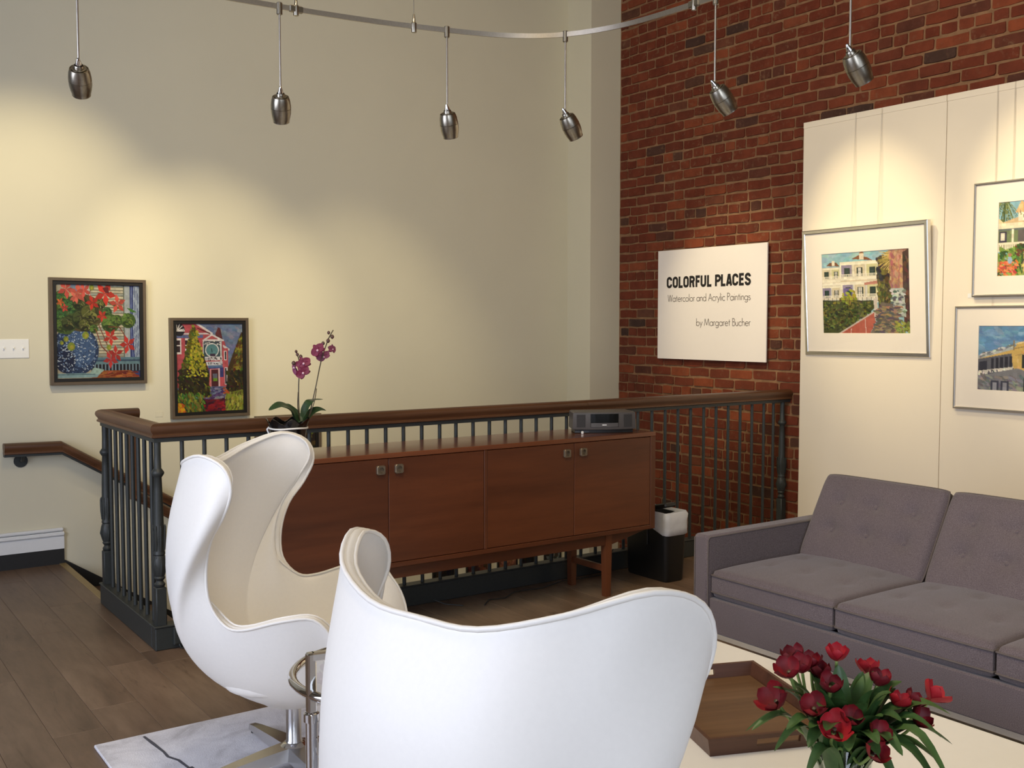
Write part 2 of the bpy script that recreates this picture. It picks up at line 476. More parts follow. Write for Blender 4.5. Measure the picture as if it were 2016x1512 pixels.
def window(n, axis, a, b, z0, z1, pos):
    m = MB()
    def bar(p0, p1, q0, q1):
        if axis == 'y': m.box(((p0 + p1) / 2, pos, (q0 + q1) / 2), (p1 - p0, 0.05, q1 - q0), .004)
        else: m.box((pos, (p0 + p1) / 2, (q0 + q1) / 2), (0.05, p1 - p0, q1 - q0), .004)
    k = 0.06
    bar(a, b, z0, z0 + k); bar(a, b, z1 - k, z1); bar(a, a + k, z0, z1); bar(b - k, b, z0, z1)
    c = (a + b) / 2; bar(c - .025, c + .025, z0, z1); d = z0 + (z1 - z0) * .68; bar(a, b, d - .03, d + .03)
    struct(m.build('window_%d' % n, 'black'))
window(1, 'y', -1.5, 0.4, 0.6, 3.3, -2.47)
window(2, 'y', 0.9, 2.8, 0.6, 3.3, -2.47)
window(3, 'x', 1.3, 4.1, 0.6, 3.3, -2.47)

# brick wall
wr = struct(bx('wall_right', (XB - 0.005, -2.5, -3.2), (XB + 0.2, YB + 0.2, ZT), 'mortar'))
def brick_mesh(k):
    r = random.Random(100 + k); pts = []
    for (cx, cz) in ((-.5, -.5), (.5, -.5), (.5, .5), (-.5, .5)):
        sx, sz = (1 if cx < 0 else -1), (1 if cz < 0 else -1)
        a = r.uniform(.012, .05); b = r.uniform(.05, .2)
        p1 = (cx + sx * a, cz); p2 = (cx, cz + sz * b)
        pts += [p2, p1] if (cx < 0) == (cz < 0) else [p1, p2]
    # extra point mid-way on the long sides
    q = []
    for i in range(8):
        q.append(pts[i])
        n = pts[(i + 1) % 8]
        if abs(pts[i][0] - n[0]) > .5: q.append(((pts[i][0] + n[0]) / 2 + r.uniform(-.1, .1), (pts[i][1] + n[1]) / 2 + r.uniform(-.05, .04)))
    q = [(x + r.uniform(-.012, .012), z + r.uniform(-.055, .055)) for x, z in q]
    m = MB(); rings = []
    for d, s in ((0.03, 1.02), (0.004, 1.0), (0.0, 0.955)):
        rings.append([(d + (r.uniform(-.0015, .0015) if d < .01 else 0), y * (s if s > .98 else .985), z * s) for y, z in q])
    m.loft(rings, True, True)
    return m
def make_bricks():
    meshes = []
    for k in range(14):
        o = brick_mesh(k).build('brick', 'brick', None)
        meshes.append(o.data); bpy.data.objects.remove(o)
    lst = []
    z = -1.02; c = 0
    while z < ZT - .05:
        header = c % 6 == 2
        pitch = 0.112 if header else 0.221
        y = 6.832 + (0.0 if header else (0.11 if c % 2 else 0)) + rnd.uniform(-.02, .02)
        while y > 1.2:
            p = pitch * rnd.uniform(.93, 1.06)
            if not header and rnd.random() < .10: p = 0.112
            y1 = min(y, 6.832); y0 = y - p
            yc, ly = (y0 + y1) / 2, y1 - y0 - 0.0145
            y = y0
            if ly < .03: continue
            if yc < 4.68 and z < 2.86: continue
            if z < -.02 and yc < 4.95: continue
            lst.append((yc, z + rnd.uniform(-.003, .003), ly, 0.0632 * rnd.uniform(.94, 1.05)))
        z += 0.0782; c += 1
    def score(b):
        v = np.array([XB, b[0], b[1]]) - CAM; d = v @ _f
        x = 1008 + FPX * (v @ _rt) / d; yy = 756 - FPX * (v @ _u) / d
        if not (-20 < x < 2036 and -10 < yy < 1150): return 0
        if 5.2 < b[0] < 6.28 and 1.33 < b[1] < 2.08: return 0
        if b[0] < 4.83 and b[1] < 2.9: return 0
        return b[2] * b[3] / d ** 2 * (v[0] / np.linalg.norm(v))
    lst.sort(key=score, reverse=True)
    for i, b in enumerate(lst[:298]):
        o = bpy.data.objects.new('brick', meshes[rnd.randrange(14)]); COL.objects.link(o)
        o.parent = wr; o.location = (XB - 0.012 + rnd.uniform(-.004, .004), b[0], b[1])
        o.scale = (1, b[2], b[3]); o.rotation_euler = (rnd.uniform(-.012, .012), 0, 0)
    m = MB()
    for b in lst[298:]:
        me = meshes[rnd.randrange(14)]; dx = rnd.uniform(-.004, .004); a = rnd.uniform(-.012, .012)
        m.add([(XB - .012 + dx + v.co.x, b[0] + v.co.y * b[2] - a * v.co.z * b[3], b[1] + v.co.z * b[3] + a * v.co.y * b[2]) for v in me.vertices], [tuple(p.vertices) for p in me.polygons])
    o = m.build('brickwork', 'brick_i', wr, recalc=False); o['kind'] = 'stuff'
make_bricks()

# baseboards on the stair wall
m = MB()
m.box(((-2.5 + 1.452) / 2, YB - .012, .155), (3.952, .024, .11)); m.box(((-2.5 + 1.455) / 2, YB - .02, .196), (3.955, .04, .02), .006); m.box(((-2.5 + 1.452) / 2, YB - .016, .225), (3.952, .03, .022), .008)
struct(m.build('baseboard_back', 'trim'))
o = bx('plinth', (-2.5, YB - .02, 0), (1.452, YB, .10), 'black', bpy.data.objects['baseboard_back'])
m = MB(); pts = [(1.40, .035), (1.46, .02), (5.5, -2.64), (5.5, -2.82), (1.46, -.16), (1.40, -.16)]
m.loft([[(x, YB - .018, z) for x, z in pts], [(x, YB + .002, z) for x, z in pts]])
struct(m.build('trim_2', 'black'))
# stairs
st = MB(); st.box((HX + .01, 6.56, -.14), (.02, 1.17, .22)); stairs = struct(st.build('stairs', 'trim'))
for i in range(1, 14):
    x0 = HX + .27 * (i - 1); z = -.178 * i
    MB().box((x0 + .15, 6.56, z - .02), (.30, 1.17, .04), .008).build('stair_tread', 'treadm', stairs)
    MB().box((x0 + .28, 6.56, z - .11), (.016, 1.17, .14)).build('stair_riser', 'trim', stairs)
bx('stair_side', (HX, 5.93, -3.0), (HX + 3.6, 5.97, -2.6), 'wall', stairs)
# walls of the stairwell below the floor
m = MB()
m.box((3.7, HY - .02, -1.7), (4.5, .04, 2.9)); m.box((HX - .02, 6.06, -1.7), (.04, 2.2, 2.9)); m.box((3.7, 6.06, -3.15), (4.6, 2.3, .1))
struct(m.build('wall_stairwell', 'wall'))

# ------------------------------------------------------------------ stair railing
RZ = 1.012
RP = [(-.026, 0), (-.034, .004), (-.034, .012), (-.028, .017), (-.030, .024), (-.038, .034), (-.041, .046), (-.038, .058), (-.028, .066), (-.012, .070), (.012, .070), (.028, .066), (.038, .058), (.041, .046), (.038, .034), (.030, .024), (.028, .017), (.034, .012), (.034, .004), (.026, 0)]
def sweep_rings(pts, prof):
    m = MB(); m.sweep(pts, prof, cap=False); n = len(prof)
    return [m.v[i * n:(i + 1) * n] for i in range(len(pts))]
rl = thing('stair_railing', 'black iron stair railing with turned posts, thin balusters and brown wood handrail', 'railing', (1.435, 4.975, 0))
def loc_(ring): return [(x - 1.435, y - 4.975, z) for x, y, z in ring]
path = [(5.905, 4.975, RZ), (4.02, 4.975, RZ), (1.435, 4.975, RZ), (1.435, 5.95, RZ), (1.615, 5.95, RZ)]
R_ = sweep_rings(path, RP); B_ = sweep_rings([(x, y, RZ - .02) for x, y, z in path], [(-.02, 0), (-.02, .02), (.02, .02), (.02, 0)])
for i, mt in enumerate(('rail', 'rail', 'railY', 'rail')):
    a, b = R_[i], R_[i + 1]
    if i == 0: b = [(x + .002, y, z) for x, y, z in b]
    MB().loft([loc_(a), loc_(b)]).build('handrail', mt, rl, 35)
    MB().loft([loc_(B_[i]), loc_(B_[i + 1])]).build('rail_channel', 'iron', rl)
# wooden drop at the end of the return
MB().box((1.585 - 1.435, 5.95 - 4.975, .80), (.05, .075, .46), .008).build('rail_drop', 'railZ', rl, 35)
MB().sweep([(1.585 - 1.435, .975, .60), (2.9 - 1.435, .975, -.27)], [(x, z - .035) for x, z in RP]).build('handrail', 'rail', rl, 35)
# curb
bx('curb', (5.9 - 1.435, -.035, 0), (-.035, .03, .11), 'iron', rl, .004)
bx('curb', (-.035, .032, 0), (.03, 1.01, .11), 'iron', rl, .004)
bx('curb_cap', (-.04, -.04, .108), (5.9 - 1.435, .034, .118), 'iron', rl, .003)
bx('curb_cap', (-.04, .036, .108), (.034, 1.015, .118), 'iron', rl, .003)
# newel posts
NP = [(.018, .30), (.024, .305), (.026, .315), (.020, .322), (.016, .33), (.022, .337), (.026, .345), (.022, .352), (.027, .365), (.033, .385), (.035, .41), (.031, .435), (.024, .452), (.028, .458), (.027, .466), (.024, .475), (.026, .50), (.028, .53), (.030, .56), (.026, .585), (.024, .60), (.0225, .68), (.020, .76), (.018, .825), (.022, .83), (.030, .843), (.030, .85), (.022, .862), (.0175, .868), (.016, .93), (.0165, 1.0)]
def newel(x, y):
    m = MB(); m.box((0, 0, .205), (.05, .05, .19), .004)
    m.lathe(NP, n=16)
    for k in range(8):         # cast leaves round the collar, flutes on the vase
        a = 2 * PI * k / 8
        d = Vector((math.cos(a), math.sin(a), 0)); t = Vector((-math.sin(a), math.cos(a), 0))
        m.tube([d * .026 + Vector((0, 0, .475)), d * .028 + Vector((0, 0, .52)), d * .029 + Vector((0, 0, .56)), d * .031 + Vector((0, 0, .585)), d * .029 + Vector((0, 0, .597))], [.003, .006, .006, .004, .002], 5)
        m.tube([d * .022 + Vector((0, 0, .355)), d * .032 + Vector((0, 0, .40)), d * .025 + Vector((0, 0, .448))], [.003, .007, .003], 5)
    return m.build('newel_post', 'iron', rl, 40, (x - 1.435, y - 4.975, 0))
newel(1.435, 4.975); newel(1.435, 5.95); newel(5.845, 4.975)
bal = MB().lathe([(.0105, .115), (.0105, 1.0)], n=10).build('baluster', 'iron', rl, 60)
xs = [1.552, 1.661, 1.771, 1.883, 1.991, 2.10, 2.208, 2.316, 2.428, 2.538, 2.651, 2.76, 2.875, 2.99, 3.097, 3.212, 3.324, 3.436, 3.549, 3.659, 3.774, 3.888, 4.003, 4.119, 4.234, 4.35, 4.466, 4.587, 4.704, 4.819, 4.935, 5.057, 5.174, 5.292, 5.41, 5.529, 5.65, 5.75]
ps = [(x, 4.975) for x in xs] + [(1.435, y) for y in (5.075, 5.19, 5.30, 5.405, 5.51, 5.62, 5.73, 5.84)]
for i, (x, y) in enumerate(ps):
    o = bal if i == 0 else bal.copy()
    if i: COL.objects.link(o); o.parent = rl
    o.location = (x - 1.435, y - 4.975, 0)

# handrail on the stair wall
hr = thing('wall_handrail', 'brown wooden handrail on the pale wall, level then sloping down the stairs', 'handrail', (1.10, YB - .09, .77))
HPt = [(1.10, YB - .09, .775), (1.435, YB - .09, .770), (2.118, YB - .09, .352), (5.2, YB - .09, -1.53)]
Rr = [[(x - 1.10, y - (YB - .09), z - .77 - .035) for x, y, z in r] for r in sweep_rings(HPt, RP)]
for i in range(3):
    if i < 2: MB().loft([Rr[i], Rr[i + 1] if i else Rr[i + 1]]).build('rail', 'rail', hr, 35)
MB().loft([Rr[2], Rr[3]]).build('rail', 'rail', hr, 35)
MB().sweep([(x - 1.10, y - (YB - .09), z - .77 - .05) for x, y, z in HPt], [(-.022, 0), (-.022, .016), (.022, .016), (.022, 0)]).build('rail_channel', 'iron', hr)
def bracket(x, z):
    m = MB(); m.tube([(x, .086, z), (x, .095, z)], [.042, .040], 20)
    o = m.build('rosette', 'iron', hr, 40)
    MB().tube([(x, .08, z), (x, .03, z + .01), (x + .0, .005, z + .045), (x, 0, z + .06)], .010, 8).build('bracket_arm', 'iron', o, 60)
bracket(.11, -.085); bracket(1.9, -.085 - .98)

# ------------------------------------------------------------------ track lighting
trk_pts = [(-.6, 3.47), (.4, 3.47), (1.3, 3.47), (1.75, 3.44), (2.05, 3.385), (2.25, 3.33), (2.38, 3.26), (2.47, 3.17), (2.53, 3.06), (2.57, 2.93), (2.59, 2.76), (2.598, 2.55), (2.598, 2.2), (2.59, 1.8), (2.57, 1.2), (2.56, .2)]
TZ = 2.645
def smooth_path(p, n=6):
    p = [np.array(q, float) for q in p]; out = []
    for i in range(len(p) - 1):
        p0 = p[max(i - 1, 0)]; p1 = p[i]; p2 = p[i + 1]; p3 = p[min(i + 2, len(p) - 1)]
        for j in range(n):
            t = j / n
            out.append(.5 * (2 * p1 + (p2 - p0) * t + (2 * p0 - 5 * p1 + 4 * p2 - p3) * t * t + (3 * p1 - p0 - 3 * p2 + p3) * t ** 3))
    out.append(p[-1]); return out
tk = thing('lighting_track', 'curved flat brushed metal lighting track hanging below the ceiling', 'light track', (0, 0, TZ))
MB().sweep([(q[0], q[1], -.009) for q in smooth_path(trk_pts)], [(-.003, 0), (-.003, .018), (.003, .018), (.003, 0)]).build('track_rail', 'track', tk, 40)
for (x, y) in ((1.505, 3.462), (1.945, 3.408), (2.596, 2.62), (.2, 3.47), (2.58, 1.4)):
    o = MB().lathe([(.009, -.022), (.0095, -.02), (.0095, .012), (.006, .016), (.0045, .03), (.003, .045)], (x, y, 0), 12).build('track_support', 'nickel', tk, 40)
    MB().cyl((x, y, .04), (x, y, ZT - TZ), .0012, 6).build('suspension_wire', 'nickel', o)
for x, y in ((1.505, 3.462), (2.596, 2.62)):
    MB().box((x, y, 0), (.05 if x < 2 else .014, .014 if x < 2 else .05, .024), .003).build('track_joint', 'nickel', tk)
def spot(pos, head_dir, beam, label, energy, size=46, top=None):
    """a track head: barrel along head_dir, lamp beam aimed at the point beam"""
    p = Vector(pos); a = Vector(head_dir).normalized(); zt = TZ if top is None else top
    t = thing('track_spotlight', label, 'spotlight', (p.x, p.y, zt), 0, 'brushed metal spotlights of the room')
    dz = p.z - zt
    MB().lathe([(.008, -.028), (.010, -.026), (.010, .012), (.008, .014)], n=12).build('connector', 'nickel', t, 40)
    MB().cyl((0, 0, -.02), (0, 0, dz + .012), .0035, 8).build('stem', 'track', t, 60)
    R = Vector((0, 0, 1)).rotation_difference(-a).to_matrix()     # local +z is the rear of the head
    ctr = Vector((0, 0, dz))
    def place(m):
        m.v = [tuple(R @ Vector(v) + ctr) for v in m.v]; return m
    place(MB().tube([(0, 0, .022), (0, 0, .004), (0, 0, -.012)], [.004, .010, .010], 10)).build('swivel', 'chrome', t, 50)
    prof = [(.014, -.010), (.023, -.010), (.023, -.016), (.0255, -.016), (.0265, -.013), (.0285, -.013), (.0325, -.026), (.0345, -.042), (.0350, -.050), (.0350, -.0512), (.0335, -.0520), (.0350, -.0528), (.0345, -.070), (.0315, -.088), (.0285, -.098), (.0285, -.104), (.025, -.104), (.022, -.096), (.0, -.094)]
    hd = place(MB().lathe(prof, n=28, cap=False)).build('lamp_head', 'nickel', t, 40)
    place(MB().lathe([(.013, -.000), (.015, -.004), (.015, -.030), (.020, -.030)], n=16, cap=False)).build('lamp_socket', 'nickel', hd, 40)
    place(MB().lathe([(.0, -.098), (.0215, -.098), (.0215, -.0995), (.0, -.0995)], n=20, cap=False)).build('lamp_lens', 'lens', hd)
    l = bpy.data.lights.new('spot', 'SPOT'); l.energy = energy; l.color = (1.0, 0.84, 0.52)
    l.spot_size = math.radians(size); l.spot_blend = 0.9; l.shadow_soft_size = 0.02
    lo = bpy.data.objects.new('spot_beam', l); COL.objects.link(lo); lo.parent = t
    lo.location = Vector((0, 0, dz)) + a * .115
    bd = (Vector(beam) - p).normalized() if beam is not None else a
    lo.rotation_euler = Vector((0, 0, -1)).rotation_difference(bd).to_euler()
    return t
def hv(r, away, down): return tuple(_rt * r + _fw * away - _up * down)
spot((.779, 3.451, 2.35), hv(-.20, .66, .73), None, 'first spotlight of the track, alone above the painting of red flowers', 7, 60)
spot((1.445, 3.465, 2.35), hv(-.10, .52, .85), None, 'second spotlight of the track, stem beside a track joint', 7, 60)
spot((2.07, 3.38, 2.35), hv(.10, .42, .90), None, 'spotlight over the sideboard, hanging nearly straight, before the bend of the track', 7, 60)
spot((2.47, 3.175, 2.35), hv(.43, .40, .81), None, 'tilted spotlight in front of the pale wall corner, beyond the bend of the track', 7, 60)
spot((2.597, 2.52, 2.35), hv(.58, .28, .77), None, 'tilted spotlight against the bricks, lower one of the last two', 7, 60)
spot((2.594, 1.976, 2.35), hv(.50, .26, .77), None, 'last spotlight of the track, tilted, high above the sofa', 7, 60)
spot((2.583, 1.25, 2.35), hv(.5, .2, .8), (4.2, 1.5, .5), 'spotlight of the track over the near end of the sofa, outside the view', 14, 60)
spot((2.563, .55, 2.35), hv(.1, .5, .8), (2.5, 1.35, .4), 'spotlight of the track above the coffee table, outside the view', 6, 60)
# upper lamps of the high ceiling, above the frame, that wash the pictures
for pos, aim, lb, e, sz in (
    ((.75, 4.7, 3.72), (1.35, YB, 2.1), 'high lamp washing the wall of the red flower painting, outside the view', 165, 40),
    ((1.9, 4.7, 3.72), (2.45, YB, 1.50), 'high lamp washing the wall of the pink house painting, outside the view', 160, 42),
    ((3.0, 4.7, 3.72), (3.65, YB, 1.05), 'high lamp washing the wall behind the orchid, outside the view', 90, 46),
    ((3.5, 5.1, 4.30), (5.86, 5.55, 1.75), 'high lamp washing the title sign, outside the view', 240, 27),
    ((3.9, 4.75, 4.30), (5.86, 4.25, 1.98), 'high lamp washing the silver framed watercolor, outside the view', 200, 28),
    ((3.6, 4.1, 4.30), (5.86, 3.95, 1.0), 'added fill lamp brightening the lower display panels, outside the view', 75, 52),  # added fill, lifts the lower part of the panels
    ((3.9, 3.6, 4.30), (5.86, 3.0, 2.05), 'high lamp washing the two pale framed watercolors, outside the view', 210, 30)):
    spot(pos, tuple(Vector(aim) - Vector(pos)), aim, lb, e, sz, ZT - .02)

# ------------------------------------------------------------------ egg armchairs
RIM = np.array([[-.317, 0, 1.054], [-.313, .128, 1.059], [-.266, .26, 1.095], [-.166, .355, 1.128], [-.078, .387, 1.098], [-.051, .392, 1.027], [-.085, .375, .942], [-.135, .351, .864], [-.16, .333, .764], [-.152, .328, .66], [-.097, .342, .594], [-.026, .367, .59], [.103, .392, .628], [.203, .383, .635], [.262, .374, .571], [.295, .367, .481], [.311, .323, .381], [.331, .187, .315], [.336, 0, .30]])
PHB = np.radians([0, 8, 15, 21, 26, 31, 37, 44, 52, 62, 75, 88, 104, 118, 130, 142, 153, 166, 180])
ZS = np.array([.245, .265, .30, .36, .45, .55, .65, .75, .85, .95, 1.05, 1.13])
XBK = np.array([-.07, -.14, -.212, -.285, -.355, -.397, -.418, -.426, -.423, -.406, -.365, -.31])
WID = np.array([.07, .15, .228, .302, .366, .404, .418, .418, .412, .408, .404, .400])
XCN = np.array([0, .01, .02, .02, .02, .0, -.03, -.06, -.09, -.10, -.11, -.12])
XFR = np.array([.06, .16, .235, .29, .32, .325, .31, .26, .20, .10, .05, .03])
def sm_interp(z, T):
    f = 0
    for d in (-.03, -.015, 0, .015, .03): f = f + np.interp(np.clip(z + d, ZS[0], ZS[-1]), ZS, T)
    return f / 5
def body(z, ph):
    xb, wd, xc, xf = (sm_interp(z, T) for T in (XBK, WID, XCN, XFR))
    c = np.cos(ph); A = np.where(c > 0, xc - xb, xf - xc)
    return np.stack([xc - A * c, wd * np.sin(ph), z + 0 * ph], -1)
def crom(P, n):
    K = len(P); g = np.vstack([2 * P[0] - P[1], P, 2 * P[-1] - P[-2]])
    g[0] = P[1] * ([1, -1, 1] if P.shape[1] == 3 else [-1]); g[-1] = P[-2] * ([1, -1, 1] if P.shape[1] == 3 else [-1]) + (0 if P.shape[1] == 3 else 2 * P[-1])
    out = []
    for i in range(1, K):
        for j in range(n):
            t = j / n; p0, p1, p2, p3 = g[i - 1], g[i], g[i + 1], g[i + 2]
            out.append(.5 * (2 * p1 + (p2 - p0) * t + (2 * p0 - 5 * p1 + 4 * p2 - p3) * t * t + (3 * p1 - p0 - 3 * p2 + p3) * t ** 3))
    out.append(P[-1]); return np.array(out)
def egg_surfaces():
    n = 4
    rim = crom(RIM, n); phb = crom(PHB[:, None], n)[:, 0]
    z = rim[:, 2]; xb, wd, xc, xf = (sm_interp(z, T) for T in (XBK, WID, XCN, XFR))
    A = np.where(rim[:, 0] < xc, xc - xb, xf - xc)
    ph = np.arctan2(np.abs(rim[:, 1]) / wd, (xc - rim[:, 0]) / A)
    res = rim - body(z, ph)
    NV = 26; rows = []
    for k in range(NV + 1):
        t = k / NV
        zz = .248 + (z - .248) * (1 - t) ** 1.7
        s = 1 - (1 - t) ** 3.5; s0 = t * t * (3 - 2 * t); ear = np.exp(-((np.arange(len(z)) / n - 5.5) / 3.5) ** 4); s = s * ear + s0 * (1 - ear)
        pp = ph + (phb - ph) * s
        f = (1 - t) ** 1.3
        rows.append(body(zz, pp) + res * f)
    H = np.array(rows)                                  # NV+1, n_half, 3
    mir = H[:, 1:-1][:, ::-1] * np.array([1, -1, 1])
    out = np.concatenate([H, mir], 1)                   # closed loop in u
    for _ in range(14):                                 # relax the body, keep the rim
        a = out[1:-1]
        out[1:-1] = .5 * a + .125 * (np.roll(a, 1, 1) + np.roll(a, -1, 1) + out[:-2] + out[2:])
    du = np.roll(out, -1, 1) - np.roll(out, 1, 1)
    dv = np.empty_like(out); dv[1:-1] = out[2:] - out[:-2]; dv[0] = out[1] - out[0]; dv[-1] = out[-1] - out[-2]
    N = np.cross(du, dv); N /= np.linalg.norm(N, axis=2, keepdims=True) + 1e-9
    cen = np.array([0, 0, .62]); sgn = np.sign(((out - cen) * N).sum(2).mean()); N *= sgn
    for _ in range(6): N = .5 * N + .25 * (np.roll(N, 1, 1) + np.roll(N, -1, 1)); N /= np.linalg.norm(N, axis=2, keepdims=True)
    t = np.linspace(0, 1, NV + 1)[:, None, None]
    th = .024 + .032 * np.clip(t / .3, 0, 1) ** .8
    inn = out - N * th
    for _ in range(14):
        a = inn[1:-1]
        inn[1:-1] = .5 * a + .125 * (np.roll(a, 1, 1) + np.roll(a, -1, 1) + inn[:-2] + inn[2:])
    return out, inn, N
EO, EI, EN = egg_surfaces()
def egg_chair(label, loc, facing, feet_rot):
    t = thing('egg_armchair', label, 'armchair', loc, facing, 'white egg armchairs')
    toL = lambda G: [[tuple(p) for p in row] for row in G]
    m = MB(); m.loft(toL(EO), True, False); m.f.append(tuple(range(len(m.v) - EO.shape[1], len(m.v))))
    m.build('shell', 'leather', t, 180)
    d = EO[0] - EO[1]; d /= np.linalg.norm(d, axis=1, keepdims=True)
    for _ in range(4): d = .5 * d + .25 * (np.roll(d, 1, 0) + np.roll(d, -1, 0))
    e0 = EO[0]; e1 = EI[0]
    band = [e0, e0 * .75 + e1 * .25 + d * .006, (e0 + e1) / 2 + d * .008, e0 * .25 + e1 * .75 + d * .006]
    rows = [np.array(b) for b in band] + [EI[k] for k in range(0, 24)]
    m = MB(); m.loft(toL(rows), True, False); m.build('lining', 'leather', t, 180)
    MB().tube([tuple(p) for p in (e0 + d * .003)], .0052, 8, True).build('piping', 'leather', t, 180)
    MB().tube([tuple(p) for p in (e1 + d * .003 + (e1 - e0) * .05)], .0042, 8, True).build('piping', 'leather', t, 180)
    # loose seat cushion
    a, b = 16, 40; rows = []
    for i in range(a + 1):
        v = -1 + 2 * i / a; row = []
        ring = math.sqrt(max(0, 1 - abs(v) ** 3)); zz = .385 + .05 * v
        s = .80 + .20 * (1 - abs(v) ** 3) ** .5 if abs(v) < 1 else .80
        for j in range(b):
            an = 2 * PI * j / b; cx, sy = math.cos(an), math.sin(an)
            ex = abs(cx) ** .8 * (1 if cx > 0 else -1); ey = abs(sy) ** .8 * (1 if sy > 0 else -1)
            row.append((.055 + .275 * s * ex, .275 * s * ey, zz + (.012 * (1 - ex * ex) if v > 0 else 0) - .02 * max(0, -ex)))
        rows.append(row)
    MB().loft(rows, True, True).build('seat_cushion', 'leather', t, 70)
    # column and four-star foot
    MB().lathe([(.030, .045), (.030, .10), (.026, .105), (.026, .235), (.06, .245), (.06, .256)], n=24).build('column', 'satin', t, 40)
    MB().lathe([(.045, .04), (.048, .05), (.048, .085), (.036, .095), (.030, .098)], n=24).build('hub', 'chrome', t, 40)
    for k in range(4):
        an = feet_rot - facing + k * PI / 2; c, s = math.cos(an), math.sin(an)
        rings = []
        for r, w_, z0, z1 in ((.03, .042, .046, .088), (.12, .036, .040, .078), (.22, .028, .032, .064), (.32, .020, .026, .050), (.375, .015, .022, .040), (.38, .013, .024, .038)):
            q = [(-w_, z0), (w_, z0), (w_ * .8, z1), (-w_ * .8, z1)]
            rings.append([(r * c - y * s, r * s + y * c, zz) for y, zz in q])
        f = MB().loft(rings).build('foot', 'satin', t, 30)
        MB().lathe([(.012, 0.012), (.013, .014), (.013, .026)], (.355 * c, .355 * s, 0), 12).build('glide', 'plastic', f)
    return t
c1r = _rt * -.755 + _fw * 3.528; c2r = _rt * .059 + _fw * 1.917
foot1 = math.atan2(*( (_rt * -.225 + _fw * .31)[[1, 0]]))
egg_chair('white leather egg armchair farther off, turned to show its inside, by the stair railing', (c1r[0], c1r[1], 0.0125), math.radians(-42.53), foot1)
egg_chair('white leather egg armchair close by, seen from behind, next to the coffee table', (c2r[0], c2r[1], 0.0125), math.radians(13.37), math.radians(60))

# rug under the seating group
rug = bx('rug', (.885, .3, 0.0005), (3.15, 3.93, .0125), 'rug', None, .003)
tag(rug, 'pale grey marbled rug under the egg armchairs and coffee table', 'rug')
def vein(pts, wd):
    m = MB(); L_ = []; R__ = []
    for i, p in enumerate(pts):
        a = np.array(pts[max(i - 1, 0)]); b = np.array(pts[min(i + 1, len(pts) - 1)]); d = (b - a) / (np.linalg.norm(b - a) + 1e-9)
        q = np.array([-d[1], d[0]]) * wd * rnd.uniform(.6, 1.3)
        L_.append((p[0] + q[0], p[1] + q[1])); R__.append((p[0] - q[0], p[1] - q[1]))
    m.loft([[(x, y, .0122) for x, y in L_], [(x, y, .0134) for x, y in L_], [(x, y, .0134) for x, y in R__], [(x, y, .0122) for x, y in R__]], False, False)
    m.build('vein', 'rugvein', rug)
def crack(p0, p1, n, amp):
    q = []
    for i in range(n + 1):
        t = i / n; q.append((p0[0] + (p1[0] - p0[0]) * t + rnd.uniform(-amp, amp), p0[1] + (p1[1] - p0[1]) * t + rnd.uniform(-amp, amp)))
    return q
v0 = onz(283, 1450, .0125); v1 = onz(300, 1463, .0125); v2 = onz(322, 1480, .0125); v3 = onz(331, 1490, .0125); v4 = onz(352, 1497, .0125); v5 = onz(372, 1512, .0125)
vein([v[:2] for v in (v0, v1, v2, v3, v4, v5)] + crack((v5[0], v5[1]), (1.25, 2.9), 10, .02), .006)
vein(crack((2.4, 3.92), (3.1, 2.6), 14, .02), .006)
vein(crack((.89, 2.6), (1.6, 1.0), 14, .02), .006)

# ------------------------------------------------------------------ chrome side table
tc = _rt * -.33 + _fw * 2.75
st_ = thing('side_table', 'round chrome tube side table between the two white egg armchairs', 'side table', (tc[0], tc[1], .0125))
ring = [(.255 * math.cos(2 * PI * k / 56), .255 * math.sin(2 * PI * k / 56), .608) for k in range(56)]
MB().tube(ring, .0125, 12, True).build('rim', 'chrome', st_, 180)
MB().lathe([(0, .606), (.245, .606), (.245, .612), (0, .612)], n=48, cap=False).build('glass_top', 'glass', st_, 30)
pp = _rt * (-.255 * math.cos(math.radians(47))) + _fw * (-.255 * math.sin(math.radians(47)))
hd_ = (_rt * .9 + _fw * .43); px_, py_ = pp[0], pp[1]
MB().tube([(px_, py_, .02), (px_, py_, .25), (px_, py_, .555)], .0155, 14).build('post', 'chrome', st_, 60)
MB().lathe([(.0155, .54), (.020, .542), (.020, .562), (.0145, .566)], (px_, py_, 0), 16).build('collar', 'chrome', st_, 40)
m = MB()
a = Vector((px_, py_, .55)); b = Vector((px_, py_, .705)); c = b + Vector(hd_) * .13; d = c - Vector((0, 0, .098))
m.bar(a, b + Vector((0, 0, .0115)), .023, .023, .004, (1, 0, 0)); m.bar(b, c, .023, .023, .004); m.bar(c + Vector((0, 0, .0115)), d, .023, .023, .004, (1, 0, 0))
m.build('handle', 'chrome', st_, 30)
MB().tube([(px_ + .012, py_ - .012, .50), (px_ + .02, py_ - .02, .49), (px_ + .02, py_ - .02, .47), (px_ + .014, py_ - .014, .455)], .003, 6).build('pin_chain', 'chrome', st_, 60)
base = [(.23 * math.cos(x), .23 * math.sin(x), .0135) for x in np.linspace(math.atan2(py_, px_) - 2.7, math.atan2(py_, px_) + 2.7, 48)]
MB().tube(base, .0125, 10).build('foot_ring', 'chrome', st_, 180)
MB().tube([(px_, py_, .02), tuple(np.array([px_, py_, 0]) * .9 + np.array([0, 0, .0135]))], .0125, 10).build('foot_link', 'chrome', st_, 60)

